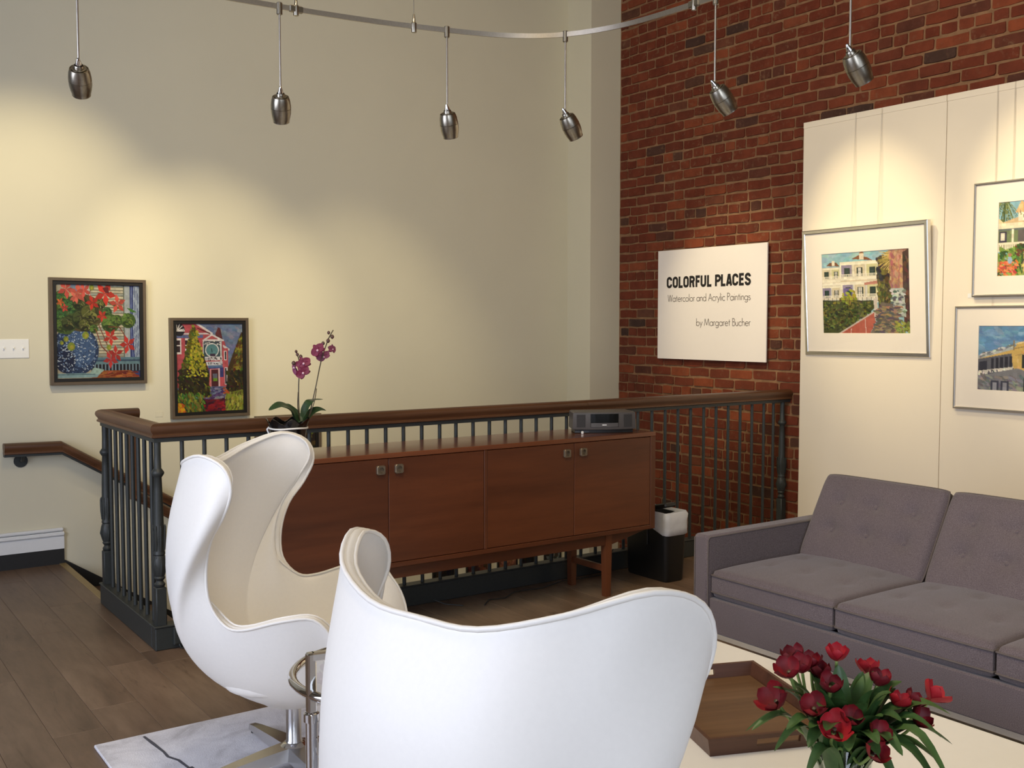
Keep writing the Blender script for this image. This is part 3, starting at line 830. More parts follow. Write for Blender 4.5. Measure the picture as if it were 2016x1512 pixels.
# ------------------------------------------------------------------ sideboard
sb = thing('sideboard', 'long low teak sideboard with four plain doors in front of the stair railing', 'sideboard', (1.78, 4.45, 0))
W_, D_, Z0, Z1 = 2.355, .42, .36, .925
bx('top', (0, 0, Z1 - .024), (W_, D_, Z1), 'teaktop', sb, .002)
bx('side_panel', (0, .0005, Z0), (.036, D_, Z1 - .0245), 'teakZ', sb, .002)
bx('side_panel', (W_ - .038, .0005, Z0), (W_, D_, Z1 - .0245), 'teakZ', sb, .002)
bx('bottom_panel', (.0365, .0005, Z0), (W_ - .0385, D_, Z0 + .024), 'teak', sb, .002)
bx('back_panel', (.037, D_ - .012, Z0 + .0245), (W_ - .039, D_ - .001, Z1 - .025), 'teak', sb)
bx('divider', (2.943 - 1.78, .0005, Z0 + .0245), (2.962 - 1.78, D_ - .02, Z1 - .025), 'teakZ', sb, .002)
dx = [(.0385, .6055), (.6085, 1.161), (1.184, 1.7535), (1.7565, 2.314)]
hx = [(2.342, .846), (2.442, .846), (3.481, .846), (3.594, .846)]
for (a, b), (hxx, hz) in zip(dx, hx):
    d = MB().box(((b - a) / 2, .012, (Z0 + Z1) / 2), (b - a, .018, Z1 - Z0 - .054), .0015).build('door', 'teak', sb, 0, (a, 0, 0))
    hxl = hxx - 1.78 - a
    h = MB(); q = 20; s = .0225
    outer = []
    for k in range(q):
        an = 2 * PI * k / q; c, s_ = math.cos(an), math.sin(an); mx_ = max(abs(c), abs(s_)); outer.append((c / mx_ * s, s_ / mx_ * s))
    inner = [(.0145 * math.cos(2 * PI * k / q), .0145 * math.sin(2 * PI * k / q)) for k in range(q)]
    f0 = .003; f1 = -.011
    h.loft([[(x, f0, z) for x, z in outer], [(x, f1 + .002, z) for x, z in outer], [(x * .93, f1, z * .93) for x, z in outer], [(x, f1, z) for x, z in inner], [(x, f0 - .002, z) for x, z in inner]], True, False)
    h.f.append(tuple(range(4 * q, 5 * q)))
    hb = h.build('handle', plain('pewter_pull', L(128, 116, 98), 0.4, 0.7, 0.15, 60) if 'pull' not in M else M['pull'], d, 30, (hxl, 0, hz))
    M['pull'] = hb.data.materials[0]
m = MB(); q = [(.02, Z0), (W_ - .02, Z0), (W_ - .30, Z0 - .062), (.30, Z0 - .062)]
m.loft([[(x, .03, z) for x, z in q], [(x, .052, z) for x, z in q]]); m.build('apron', 'teak', sb)
m = MB(); m.loft([[(x, D_ - .052, z) for x, z in q], [(x, D_ - .03, z) for x, z in q]]); m.build('apron', 'teak', sb)
for lx in (3.807 - 1.78, 2.08 - 1.78):
    for ly in (.028, D_ - .075):
        m = MB(); m.loft([[(lx - .02 + ox * .036, ly + oy * .036, 0) for ox, oy in ((0, 0), (1, 0), (1, 1), (0, 1))], [(lx - .024 + ox * .046, ly - .003 + oy * .046, Z0) for ox, oy in ((0, 0), (1, 0), (1, 1), (0, 1))]])
        m.build('leg', 'teakZ', sb)
    m = MB().box((lx, (.028 + D_ - .04) / 2, .155), (.022, D_ - .12, .036), .003); m.build('stretcher', 'teakZ', sb)

# radio
rd = thing('radio', 'dark grey tabletop radio with curved front on the sideboard', 'radio', (3.885, 4.645, Z1), math.radians(-27))
def curved(wf, depth, z0, z1, bul, top_in=0.0):
    rings = []
    for z, k in ((z0, 0), (z0 + .004, .003), (z1 - .006, .003), (z1, top_in)):
        s = -k if z > z0 + .01 else -(.003 - k); r = []
        for i in range(13):
            u = -1 + i / 6; r.append((u * (wf + s), -depth / 2 - bul * (1 - u * u) - s * .5, z))
        r += [(wf + s - .01, depth / 2, z), (-(wf + s) + .01, depth / 2, z)]
        rings.append(r)
    return MB().loft(rings)
curved(.172, .15, .0, .022, .018).build('pedestal', 'plastic', rd, 30)
curved(.185, .17, .0225, .122, .024, .012).build('radio_body', 'radio', rd, 30)
def front_patch(name, u0, u1, z0, z1, mat, off=.0015):
    m = MB(); rows = []
    for k in (0, 1):
        rows.append([(u * .185, -.085 - .024 * (1 - u * u) - off, z0 + (z1 - z0) * k) for u in np.linspace(u0, u1, 7)])
    back = [[(x, y + off + .001, z) for x, y, z in r] for r in rows]
    m.loft([rows[0], rows[1], back[1], back[0], rows[0]], False, False); return m.build(name, mat, rd)
front_patch('speaker_grille', -.88, -.62, .036, .108, 'grille'); front_patch('speaker_grille', .60, .86, .036, .108, 'grille')
front_patch('display', -.46, .42, .036, .112, 'screen')
front_patch('display_sill', -.45, .41, .037, .060, 'radio', .0022)
front_patch('logo', -.10, .04, .0465, .0515, 'white', .003)
tag(MB().box((0, 0, .008), (.014, .012, .016), .003).build('cable_clip', 'white', None, 0, (3.71, 4.60, Z1)), 'tiny white clip under the corner of the grey radio', 'clip')
m = MB().tube([(2.9, 4.90, .03), (2.95, 4.86, .006), (3.02, 4.78, .004)], .003, 6); m.tube([(3.12, 4.72, .004), (3.2, 4.80, .004), (3.3, 4.78, .004), (3.42, 4.86, .004), (3.6, 4.84, .004), (3.8, 4.9, .004), (4.1, 4.88, .004), (4.2, 4.9, .15)], .003, 6)
tag(m.build('power_cord', 'iron', None, 60), 'thin dark power cord lying on the floor under the sideboard', 'cord')

# waste bin
bn = thing('waste_bin', 'black plastic waste bin with white liner bag beside the sideboard', 'waste bin', (4.36, 4.69, 0))
def rrect(a, b, r, n=4):
    q = []
    for cx, cy, a0 in ((a - r, b - r, 0), (-a + r, b - r, 90), (-a + r, -b + r, 180), (a - r, -b + r, 270)):
        for k in range(n + 1):
            an = math.radians(a0 + 90 * k / n); q.append((cx + r * math.cos(an), cy + r * math.sin(an)))
    return q
def rr_ring(a, b, r, z, j=0.0): return [(x + rnd.uniform(-j, j), y + rnd.uniform(-j, j), z + rnd.uniform(-j, j)) for x, y in rrect(a, b, r)]
MB().loft([rr_ring(.072, .175, .03, 0), rr_ring(.076, .18, .03, .012), rr_ring(.09, .195, .035, .40), rr_ring(.086, .19, .035, .405), rr_ring(.07, .17, .03, .02)]).build('bin_body', 'plastic', bn, 40)
lr = []
for k, (a, b, z, jj) in enumerate(((.089, .193, .285, .003), (.094, .199, .290, .004), (.095, .200, .325, .004), (.096, .201, .37, .004), (.097, .202, .408, .005), (.092, .196, .425, .005), (.084, .188, .412, .005), (.080, .182, .30, .003))):
    r_ = rr_ring(a, b, .036, z, jj)
    lr.append([(x, y, max(zz, .285 + .42 * max(0.0, y + .10) + (k * .004)) if k < 3 and y > -.1 else zz) for x, y, zz in r_])
lr = [[(x, y, min(zz, .40) if k < 4 else zz) for x, y, zz in r_] for k, r_ in enumerate(lr)]
MB().loft(lr, True, False).build('bin_liner', 'liner', bn, 80)
R = Matrix.Rotation(math.radians(-14), 3, 'X')
MB().box((-.045, -.10, .452), (.09, .17, .03), .008, R).build('bin_lid', 'plastic', bn, 30)
MB().box((-.085, -.02, .34), (.012, .016, .26), .003).build('bin_strap', 'plastic', bn)

# ------------------------------------------------------------------ sofa
sf = thing('sofa', 'long grey tweed three-seat sofa with tufted cushions facing the coffee table', 'sofa', (3.30, 1.15, 0))
SX, SY = 3.30, 1.15
bx('front_rail', (.012, .085, .192), (.05, 2.065, .345), 'sofa', sf, .006, 40)
bx('seat_deck', (.05, .085, .20), (.74, 2.065, .33), 'sofa', sf)
def arm(y0, y1):
    a = bx('arm', (0, y0, .192), (.80, y1, .62), 'sofa', sf, .012, 40)
    for yy in (y0 + .002, y1 - .002):
        p = [(.006, yy, .20), (.006, yy, .600), (.016, yy, .612), (.79, yy, .612)]
        MB().tube(p, .0035, 6).build('piping', 'piping', a, 60)
arm(2.065, 2.15); arm(0, .085)
m = MB(); m.loft([[(.72, y, .2), (.82, y, .2), (.855, y, .60), (.79, y, .60)] for y in (.02, 2.13)]); m.build('back_frame', 'sofa', sf, 30)
m = MB()
for y in (.03, 2.12): m.box((.41, y, .176), (.76, .03, .028), .003)
m.box((.045, 1.075, .176), (.03, 2.12, .028), .003); m.box((.78, 1.075, .176), (.03, 2.12, .028), .003)
m.build('base_frame', 'satin', sf, 30)
for x in (.06, .76):
    for y in (.06, 2.09): bx('leg', (x - .014, y - .014, .0), (x + .014, y + .014, .162), 'satin', sf, .002)
def cushion(name, a, b, t, Rm, ctr, btns, bulge=.022, N=34, rc=.012):
    """boxed cushion: half sizes a, b, thickness t, face towards local +z"""
    r = .022
    def edge(u, h):
        d = max(0.0, (abs(u) * h - (h - r)) / r); return r * (1 - math.sqrt(max(0, 1 - d * d)))
    us = [-1 + 2 * i / N for i in range(N + 1)]
    us = [math.copysign(1 - (1 - abs(u)) ** 1.25, u) for u in us]
    def surf(sgn):
        rows = []
        for v in us:
            row = []
            for u in us:
                x, y = u * a, v * b
                z = t / 2 + bulge * ((1 - u * u) * (1 - v * v)) ** .6 - max(edge(u, a), edge(v, b))
                if sgn > 0:
                    for bxx, byy, dep in btns:
                        d2 = ((x - bxx) ** 2 + (y - byy) ** 2)
                        z -= dep * math.exp(-d2 / .0011) + dep * .55 * math.exp(-d2 / .006)
                        z -= dep * .16 * math.exp(-((y - byy) / .006) ** 2) * (1 - u * u)
                row.append((x * (1 - rc * abs(v) ** 9), y * (1 - rc * abs(u) ** 9), sgn * z))
            rows.append(row)
        return rows
    T = surf(1); B = surf(-1); m = MB(); m.grid(T); m.grid(B)
    def rim(S): return [S[0][j] for j in range(N + 1)] + [S[i][N] for i in range(1, N + 1)] + [S[N][j] for j in range(N - 1, -1, -1)] + [S[i][0] for i in range(N - 1, 0, -1)]
    rt_, rb_ = rim(T), rim(B); m.loft([rt_, rb_], True, False)
    T3 = lambda p: tuple(Rm @ Vector(p) + Vector(ctr))
    m.v = [T3(p) for p in m.v]
    o = m.build(name, 'sofa', sf, 60)
    for rr in (rt_, rb_):
        MB().tube([T3((x * 1.003, y * 1.003, z + .0)) for x, y, z in rr], .0042, 6, True).build('piping', 'piping', o, 180)
    for bxx, byy, dep in btns:
        if dep > .01:
            z = t / 2 + bulge * ((1 - (bxx / a) ** 2) * (1 - (byy / b) ** 2)) ** .6 - dep * 1.72
            bt = MB().lathe([(.0, .009), (.006, .0085), (.0105, .005), (.012, 0), (.010, -.004)], (0, 0, 0), 14)
            bt.v = [T3((x + bxx, y + byy, zz + z)) for x, y, zz in bt.v]
            bt.build('button', 'sofa', o, 180)
    return o
I3 = Matrix.Identity(3)
for k in range(3):
    yc = .09 + .6583 * (k + .5)
    bt = [(xx, yy, .007) for xx in (-.10, .12) for yy in (-.2, 0, .2)]
    cushion('seat_cushion', .345, .3265, .118, I3, (.362, yc, .408), bt, .028)
tl = math.radians(61)
dx_ = Vector((0, -1, 0)); dy_ = Vector((math.cos(tl), 0, math.sin(tl))); dz_ = dx_.cross(dy_)
RB = Matrix((dx_, dy_, dz_)).transposed()
for k in range(3):
    yc = .09 + .6583 * (k + .5)
    base = Vector((.575, yc, .455)); ctr = base + dy_ * .222 - dz_ * .06
    bt = [(xx, yy, .022) for xx in (-.19, 0, .19) for yy in (.085, -.055)]
    cushion('back_cushion', .324, .222, .11, RB, tuple(ctr), bt, .03, rc=.035)

# ------------------------------------------------------------------ coffee table, tray
ct = thing('coffee_table', 'low white square-edged coffee table between sofa and egg armchair', 'coffee table', (2.16, 1.85, .0125))
bx('tabletop', (-.59, -.95, .35), (.59, .95, .3875), 'tabletop', ct, .003, 30)
for x in (-.56, .56):
    for y in (-.9, .9): bx('leg', (x - .025, y - .025, 0), (x + .025, y + .025, .350), 'tabletop', ct, .003)
for y in (-.9, .9): bx('apron', (-.53, y - .012, .30), (.53, y + .012, .35), 'tabletop', ct)
TT = .40
ang = math.atan2(-.36, .93)
ty = thing('serving_tray', 'rectangular brown wooden tray with slot handles on the white table', 'tray', (1.986, 1.917, TT), ang)
TW, TL, TH = .395, .545, .052
bx('tray_base', (.012, .012, .001), (TW - .012, TL - .012, .012), 'walnut', ty)
def tray_side(p0, p1, slot):
    p0, p1 = np.array(p0), np.array(p1); d = p1 - p0; n = np.linalg.norm(d); d /= n; q = np.array([-d[1], d[0]])
    fl = .012; th = .011
    def P(s, z, o): return (p0[0] + d[0] * s + q[0] * (o - fl * (z / TH) ), p0[1] + d[1] * s + q[1] * (o - fl * (z / TH)), z)
    m = MB()
    segs = [(0, n, 0, TH)] if not slot else [(0, n, 0, .019), (0, n / 2 - .065, .019, .038), (n / 2 + .065, n, .019, .038), (0, n, .038, TH)]
    for a, b, z0, z1 in segs:
        e0 = lambda z: -fl * z / TH if a == 0 else 0
        e1 = lambda z: fl * z / TH if b == n else 0
        i0 = th if a == 0 else 0; i1 = th if b == n else 0
        vs = [P(a + e0(z0), z0, 0), P(b + e1(z0), z0, 0), P(b + e1(z1), z1, 0), P(a + e0(z1), z1, 0), P(a + i0 + e0(z0), z0, th), P(b - i1 + e1(z0), z0, th), P(b - i1 + e1(z1), z1, th), P(a + i0 + e0(z1), z1, th)]
        m.add(vs, [(0, 1, 2, 3), (4, 7, 6, 5), (0, 4, 5, 1), (3, 2, 6, 7), (0, 3, 7, 4), (1, 5, 6, 2)])
    m.build('tray_side', 'traywall', ty)
tray_side((0, 0), (TW, 0), True); tray_side((TW, 0), (TW, TL), False); tray_side((TW, TL), (0, TL), True); tray_side((0, TL), (0, 0), False)

# ------------------------------------------------------------------ vase with tulips
VX, VY = 1.952, 1.471
vz = thing('glass_vase', 'clear cylindrical glass vase of water holding the red tulips', 'vase', (VX, VY, TT))
MB().lathe([(.0, .001), (.062, .001), (.064, .004), (.064, .199), (.0625, .201), (.061, .199), (.061, .014), (.0, .014)], n=40, cap=False).build('vase_body', 'vase', vz, 40)
MB().lathe([(.0, .015), (.0605, .015), (.0605, .145), (.0, .145)], n=40, cap=False).build('water', 'water', vz, 40)

def petal(m, R, c, az, h, wd, open_, curl):
    """one cupped petal growing from c along axis R*z"""
    rows = []
    for i in range(7):
        t = i / 6; s = math.sin(PI * min(1, .12 + .86 * t) ** .9) ** .7 * wd * (1 if t < .98 else .35)
        rad = .006 + h * (.46 + open_ * .55 * t) * math.sin(PI * min(.62, .62 * t ** .75)) + open_ * h * .5 * t * t
        if t > .75: rad -= curl * h * (t - .75)
        z = h * t * (1 - .25 * open_ * t); row = []
        for j in range(5):
            u = -1 + j / 2; a = az + u * s / max(rad, h * .28)
            rr = rad * (1 + .05 * u * u) - (.004 if t < .9 else 0) * 0
            row.append(tuple(R @ Vector((rr * math.cos(a), rr * math.sin(a), z - .05 * h * abs(u) * t)) + c))
        rows.append(row)
    m.grid(rows); return m
def leaf_strip(pts, wd, fold=.25, n=12, up=Vector((0, 0, 1)), tip=1.0):
    P = [np.array(q) for q in smooth_path(pts, 5)]; m = MB(); rows = []; k = len(P) - 1
    for i, p in enumerate(P):
        a = P[max(i - 1, 0)]; b = P[min(i + 1, k)]; d = Vector(b - a).normalized()
        side = d.cross(up); side = side.normalized() if side.length > 1e-3 else Vector((1, 0, 0))
        nrm = side.cross(d); t = i / k
        w_ = wd * (math.sin(PI * min(1, (.10 + .90 * t)) ** .85) ** .75 + .0) + .0008
        rows.append([tuple(Vector(p) + side * (u * w_) + nrm * (abs(u) * w_ * fold)) for u in (-1, -.5, 0, .5, 1)])
    m.grid(rows); return m
def tulip(px, py, off, size, tilt, open_, label, bright=False, leaf=None):
    """tulip whose bloom stands at the given place; tilt = (right, towards the viewer) lean"""
    f0 = float(np.dot(np.array([VX, VY, 0]), _fw)) + off
    d = ray(px, py); P = CAM + d * (f0 / np.dot(d, _fw))
    ax = Vector(_rt * tilt[0] - _fw * tilt[1] + _up).normalized()
    h = size * .8; open_ *= .5; base = Vector(P) - ax * h * .5
    t = thing('red_tulip', label, 'flower', tuple(base), 0, 'red tulips in the glass vase')
    R = Vector((0, 0, 1)).rotation_difference(ax).to_matrix()
    a0 = rnd.uniform(0, 2); mt = 'tulipb' if bright else 'tulip'
    for k in range(6):
        inner = k % 2
        m = MB(); petal(m, R, Vector((0, 0, 0)), a0 + k * PI / 3, h * (.93 if inner else 1.0) * rnd.uniform(.94, 1.05), h * .44, open_ * (.7 if inner else 1) + rnd.uniform(-.05, .08), .25)
        m.build('petal', mt, t, 180, recalc=False)
    for k in range(6):
        pass
    MB().lathe([(.003, 0), (.0045, .25 * h), (.005, .33 * h), (.002, .36 * h)], (0, 0, 0), 8).build('pistil', 'ostem', t, 60).rotation_euler = R.to_euler()
    a = rnd.uniform(0, 2 * PI); out = Vector((P[0] - VX, P[1] - VY, 0))
    nk = Vector((VX, VY, TT + .19)) + out.normalized() * min(.045, out.length * .5) + Vector((rnd.uniform(-.01, .01), rnd.uniform(-.01, .01), 0))
    bt = Vector((VX, VY, TT + .03)) - out.normalized() * rnd.uniform(.0, .035) + Vector((rnd.uniform(-.015, .015), rnd.uniform(-.015, .015), 0))
    mid = nk.lerp(base - ax * .05, .55) + out * .04
    pts = [bt - base, nk - base, mid - base, -ax * .045, -ax * .0, ]
    MB().tube([tuple(q) for q in smooth_path([tuple(p) for p in pts], 5)], .0036, 8).build('stem', 'stem', t, 180)
    if leaf:
        for dr, dt, ln, wd, droop in leaf:     # (right, towards viewer) direction, length, width, droop
            D = Vector(_rt * dr - _fw * dt); s0 = nk + Vector((0, 0, -.05)) + D.normalized() * .005
            q = [s0 - base, s0 + D * ln * .30 + Vector((0, 0, ln * .42)) - base, s0 + D * ln * .62 + Vector((0, 0, ln * (.72 - droop * .3))) - base, s0 + D * ln + Vector((0, 0, ln * (.95 - droop))) - base]
            leaf_strip([tuple(v) for v in q], wd * 1.25, .3).build('leaf', 'leaf', t, 180)
    return t
TUL = [
 (1648, 1284, .05, .050, (.0, .1), .10, 'bright red tulip standing straight, topmost of the bouquet', True, [(.05, -.3, .20, .018, .1)]),
 (1561, 1288, .10, .052, (-.25, .0), .15, 'dark red tulip at the top of the crowded cluster over the tray', False, [(-.35, -.2, .22, .017, .1)]),
 (1551, 1316, -.02, .056, (-.4, .3), .35, 'wide open red tulip at the lower edge of the crowded cluster', False, [(-.5, .15, .27, .018, .2)]),
 (1577, 1307, .02, .052, (-.2, .15), .12, 'red tulip in the middle of the crowded cluster, half hidden', False, None),
 (1596, 1299, .08, .050, (-.1, .05), .12, 'dark red tulip behind the crowded cluster', False, [(.0, -.4, .2, .017, .2)]),
 (1613, 1318, .06, .050, (.05, .05), .14, 'red tulip at the inner side of the crowded cluster, next to the lone middle bloom', False, None),
 (1636, 1346, -.04, .050, (-.05, .3), .10, 'closed red tulip below the topmost bloom', False, [(-.25, .25, .22, .019, .0)]),
 (1523, 1374, -.03, .064, (-.75, .35), .45, 'large wide open dark tulip leaning out over the wooden tray', False, [(-.7, .2, .24, .016, .5), (-.75, -.1, .22, .014, .6)]),
 (1602, 1389, -.09, .056, (-.3, .5), .30, 'open dark red tulip at the front, between tray and middle blooms', False, [(-.35, .4, .22, .017, .3)]),
 (1644, 1431, -.12, .060, (-.1, .8), .50, 'wide open scarlet tulip low at the front showing its centre', True, [(-.6, .4, .16, .014, .8)]),
 (1677, 1410, -.10, .046, (.05, .6), .12, 'small dark tulip in the centre of the bouquet', False, None),
 (1708, 1310, .09, .048, (.05, -.2), .25, 'pinkish red tulip with one raised petal behind a darker bloom', True, [(.15, -.1, .21, .022, .0)]),
 (1732, 1333, .04, .050, (.25, .15), .10, 'dark closed tulip in front of the pinkish bloom', False, [(.35, .0, .21, .021, .1), (.15, .2, .20, .020, .1)]),
 (1771, 1376, .0, .048, (.45, .1), .16, 'bright red tulip, first of the trio leaning towards the sofa', True, [(.7, .1, .26, .024, .45)]),
 (1803, 1376, .02, .046, (.5, .1), .08, 'dark tight tulip bud, middle of the trio leaning towards the sofa', False, [(.8, -.1, .19, .024, .45)]),
 (1843, 1364, .05, .056, (.75, .1), .55, 'splayed scarlet tulip farthest out, with petals turned down', True, None),
 (1815, 1414, -.02, .050, (.7, .5), .20, 'red tulip drooping under the trio, a leaf crossing it', False, [(.95, .15, .19, .019, .6)]),
 (1733, 1440, -.11, .046, (.35, .7), .30, 'dark tulip facing the viewer, low on the table side of the bouquet', False, [(.8, .4, .18, .018, .6)]),
 (1726, 1478, -.14, .050, (.4, .9), .25, 'lowest dark red tulip, hanging over the vase rim', False, [(.8, .6, .22, .020, 1.05), (.4, .7, .18, .016, .9)]),
]
for a in TUL: tulip(*a)
tg = thing('tulip_foliage', 'loose green tulip leaves spilling over the rim of the glass vase', 'leaves', (VX, VY, TT + .15))
for dr, dt, ln, wd, dp in ((-0.5, 0.5, 0.16, 0.02, 0.6), (-0.2, 0.8, 0.15, 0.021, 0.5), (0.1, 0.8, 0.15, 0.022, 0.4), (0.35, 0.7, 0.16, 0.021, 0.6), (-0.75, 0.3, 0.17, 0.015, 0.75), (0.7, 0.3, 0.2, 0.02, 0.6), (0.05, 0.4, 0.17, 0.022, 0.1), (0.3, -0.2, 0.19, 0.022, 0.1), (-0.2, -0.2, 0.2, 0.022, 0.1), (0.55, 0.55, 0.24, 0.019, 0.9), (-0.05, 0.6, 0.16, 0.022, 0.2), (0.2, 0.5, 0.16, 0.022, 0.2), (-0.35, 0.6, 0.17, 0.02, 0.35), (0.15, 0.95, 0.12, 0.022, 0.5), (-0.5, 0.2, 0.2, 0.02, 0.15), (0.5, -0.1, 0.2, 0.022, 0.2), (0, -0.1, 0.2, 0.022, 0.05), (0.15, 0.2, 0.19, 0.024, 0.1), (-0.15, 0.3, 0.19, 0.022, 0.15), (0.4, 0.3, 0.18, 0.024, 0.4), (0.8, 0.2, 0.16, 0.023, 0.7), (0.6, 0.1, 0.2, 0.025, 0.5), (-0.3, 0.35, 0.2, 0.022, 0.25), (0.3, 0.15, 0.2, 0.024, 0.2), (-0.6, 0.45, 0.2, 0.018, 0.45), (0.05, 0.7, 0.12, 0.024, 0.3), (0.45, 0.5, 0.14, 0.022, 0.5), (-0.1, 0.1, 0.2, 0.022, 0.1), (0.9, -0.05, 0.15, 0.024, 0.5), (-0.4, -0.05, 0.2, 0.02, 0.2)):
    ln *= 1.22; D = Vector(_rt * dr - _fw * dt); s0 = D.normalized() * .02 + Vector((0, 0, -.11))
    q = [s0, s0 + D * .03 + Vector((0, 0, .14)), s0 + D * ln * .6 + Vector((0, 0, .15 + ln * (.5 - dp * .25))), s0 + D * ln + Vector((0, 0, .15 + ln * (.75 - dp * .9)))]
    leaf_strip([tuple(v) for v in q], wd * 1.3, .3).build('leaf', 'leaf', tg, 180)

# ------------------------------------------------------------------ orchid on the sideboard
OX, OY = 1.955, 4.645
oc = thing('potted_orchid', 'purple orchid with two flower stems in a glossy black pot on the sideboard', 'potted plant', (OX, OY, Z1))
rings = []
for r, z, sc in ((.045, .0, 0), (.058, .006, 0), (.070, .05, .0), (.082, .10, .02), (.089, .135, .03), (.094, .155, .06), (.100, .168, .11), (.096, .168, .11), (.088, .150, .06), (.080, .12, .02)):
    rings.append([(r * (1 + sc * .5 * math.cos(7 * a)) * math.cos(a), r * (1 + sc * .5 * math.cos(7 * a)) * math.sin(a), z + sc * .11 * math.cos(7 * a)) for a in [2 * PI * k / 56 for k in range(56)]])
MB().loft(rings, True, False).add([], []).build('pot', 'ceramic', oc, 60)
MB().lathe([(0, .006), (.058, .006)], n=28, cap=False).build('pot_foot', 'ceramic', oc)
MB().lathe([(0, .128), (.082, .124)], n=28, cap=False).build('potting_bark', 'soil', oc)
MB().tube([(.0905 * math.cos(a), .0905 * math.sin(a), .134 + .002 * math.sin(3 * a)) for a in [2 * PI * k / 40 for k in range(40)]], .0042, 8, True).build('pot_band', 'white', oc, 180)
m = MB(); hp = Vector(-_rt * .094 + _up * .125); m.tube([tuple(hp + Vector((0, 0, .012)) + Vector(_rt) * .004), tuple(hp - Vector(_rt) * .006), tuple(hp + Vector((0, 0, -.016))), tuple(hp + Vector((0, 0, -.025)) + Vector(_rt) * .006)], .005, 8); m.build('band_knot', 'white', oc, 180)
def O(px, py, off=0.0):
    p = ony(px, py, OY + off); return Vector((p[0] - OX, p[1] - OY, p[2] - Z1))
def oleaf(pts, wd): leaf_strip([tuple(p) for p in pts], wd, .12, up=Vector((0, 0, 1)) + Vector(-_fw) * .8).build('leaf', 'oleaf', oc, 180)
oleaf([O(588, 828), O(572, 806, -.03), O(552, 797, -.06), O(529, 808, -.08)], .032)
oleaf([O(592, 830), O(580, 812, .02), O(566, 800, .02), O(548, 799, .05)], .020)
oleaf([O(598, 828), O(600, 806), O(610, 790), O(622, 787, .06), O(636, 786, .1)], .020)
oleaf([O(600, 828), O(612, 812, .02), O(628, 805, .02), O(642, 808, .03)], .021)
oleaf([O(596, 830), O(605, 815, -.04), O(608, 808, -.07)], .014)
def ostem(pts, r=.0028): MB().tube([tuple(q) for q in smooth_path([tuple(p) for p in pts], 6)], r, 8).build('flower_stem', 'ostem', oc, 180)
ostem([O(590, 828), O(588, 790), O(588, 760), O(589, 735), O(589, 712), O(586, 700), O(583, 692)])
ostem([O(590, 828), O(586, 800, -.02), O(587, 772, -.01)], .0022)
ostem([O(607, 826), O(614, 795), O(622, 760), O(628, 730), O(634, 704), O(642, 680), O(648, 664), O(656, 650)])
ostem([O(607, 826), O(619, 790, -.02), O(623, 765, -.01)], .0022)
def oflower(c, ax, size, mat, a0=0.0):
    ax = Vector(ax).normalized(); R = Vector((0, 0, 1)).rotation_difference(ax).to_matrix()
    fl = bpy.data.objects.new('blossom', None); COL.objects.link(fl); fl.parent = oc; fl.location = c
    for k, (az, ln, wd) in enumerate(((90, 1, .34), (210, .95, .34), (330, .95, .34), (15, 1.05, .58), (165, 1.05, .58))):
        a = math.radians(az) + a0; rows = []
        for i in range(7):
            t = i / 6; w_ = wd * math.sin(PI * (.08 + .90 * t) ** .8) ** .6; row = []
            for j in range(5):
                u = -1 + j / 2
                p = Vector((t * ln * math.cos(a) - u * w_ * math.sin(a), t * ln * math.sin(a) + u * w_ * math.cos(a), .10 * u * u - .22 * t * t + (.05 if k > 2 else 0)))
                row.append(tuple(R @ (p * size)))
            rows.append(row)
        MB().grid(rows).build('petal', mat, fl, 180)
    m = MB(); m.lathe([(.02, .02), (.14, .10), (.16, .22), (.05, .34)], n=10); m.v = [tuple(R @ (Vector(v) * size)) for v in m.v]
    m.build('lip', 'lip', fl, 60)
V_ = -_fw
def dirv(r, u): return tuple(V_ + _rt * r + _up * u)
oflower(O(598, 716, -.03), dirv(.15, .1), .036, 'orchid'); oflower(O(597, 734, -.035), dirv(.1, -.15), .036, 'orchid', .2)
oflower(O(581, 724, .01), dirv(-1.2, .0), .034, 'orchidp', .3)
oflower(O(626, 690, -.03), dirv(-.15, .05), .037, 'orchid'); oflower(O(637, 702, .01), dirv(.4, -.5), .034, 'orchidp', .4); oflower(O(654, 688, .02), dirv(1.5, .1), .027, 'orchidp', .2)
def bud(c, s=.009): MB().lathe([(0, -1.2 * s), (.7 * s, -.7 * s), (s, 0), (.75 * s, .7 * s), (0, 1.2 * s)], n=10, cap=False).build('bud', 'bud', oc, 180, tuple(c))
for p, s in ((O(583, 692), .007), (O(585.5, 698), .008), (O(592, 702), .009), (O(578, 715), .010), (O(646, 671), .010), (O(654, 663), .010), (O(647, 655), .008), (O(636, 676), .009)): bud(p, s)

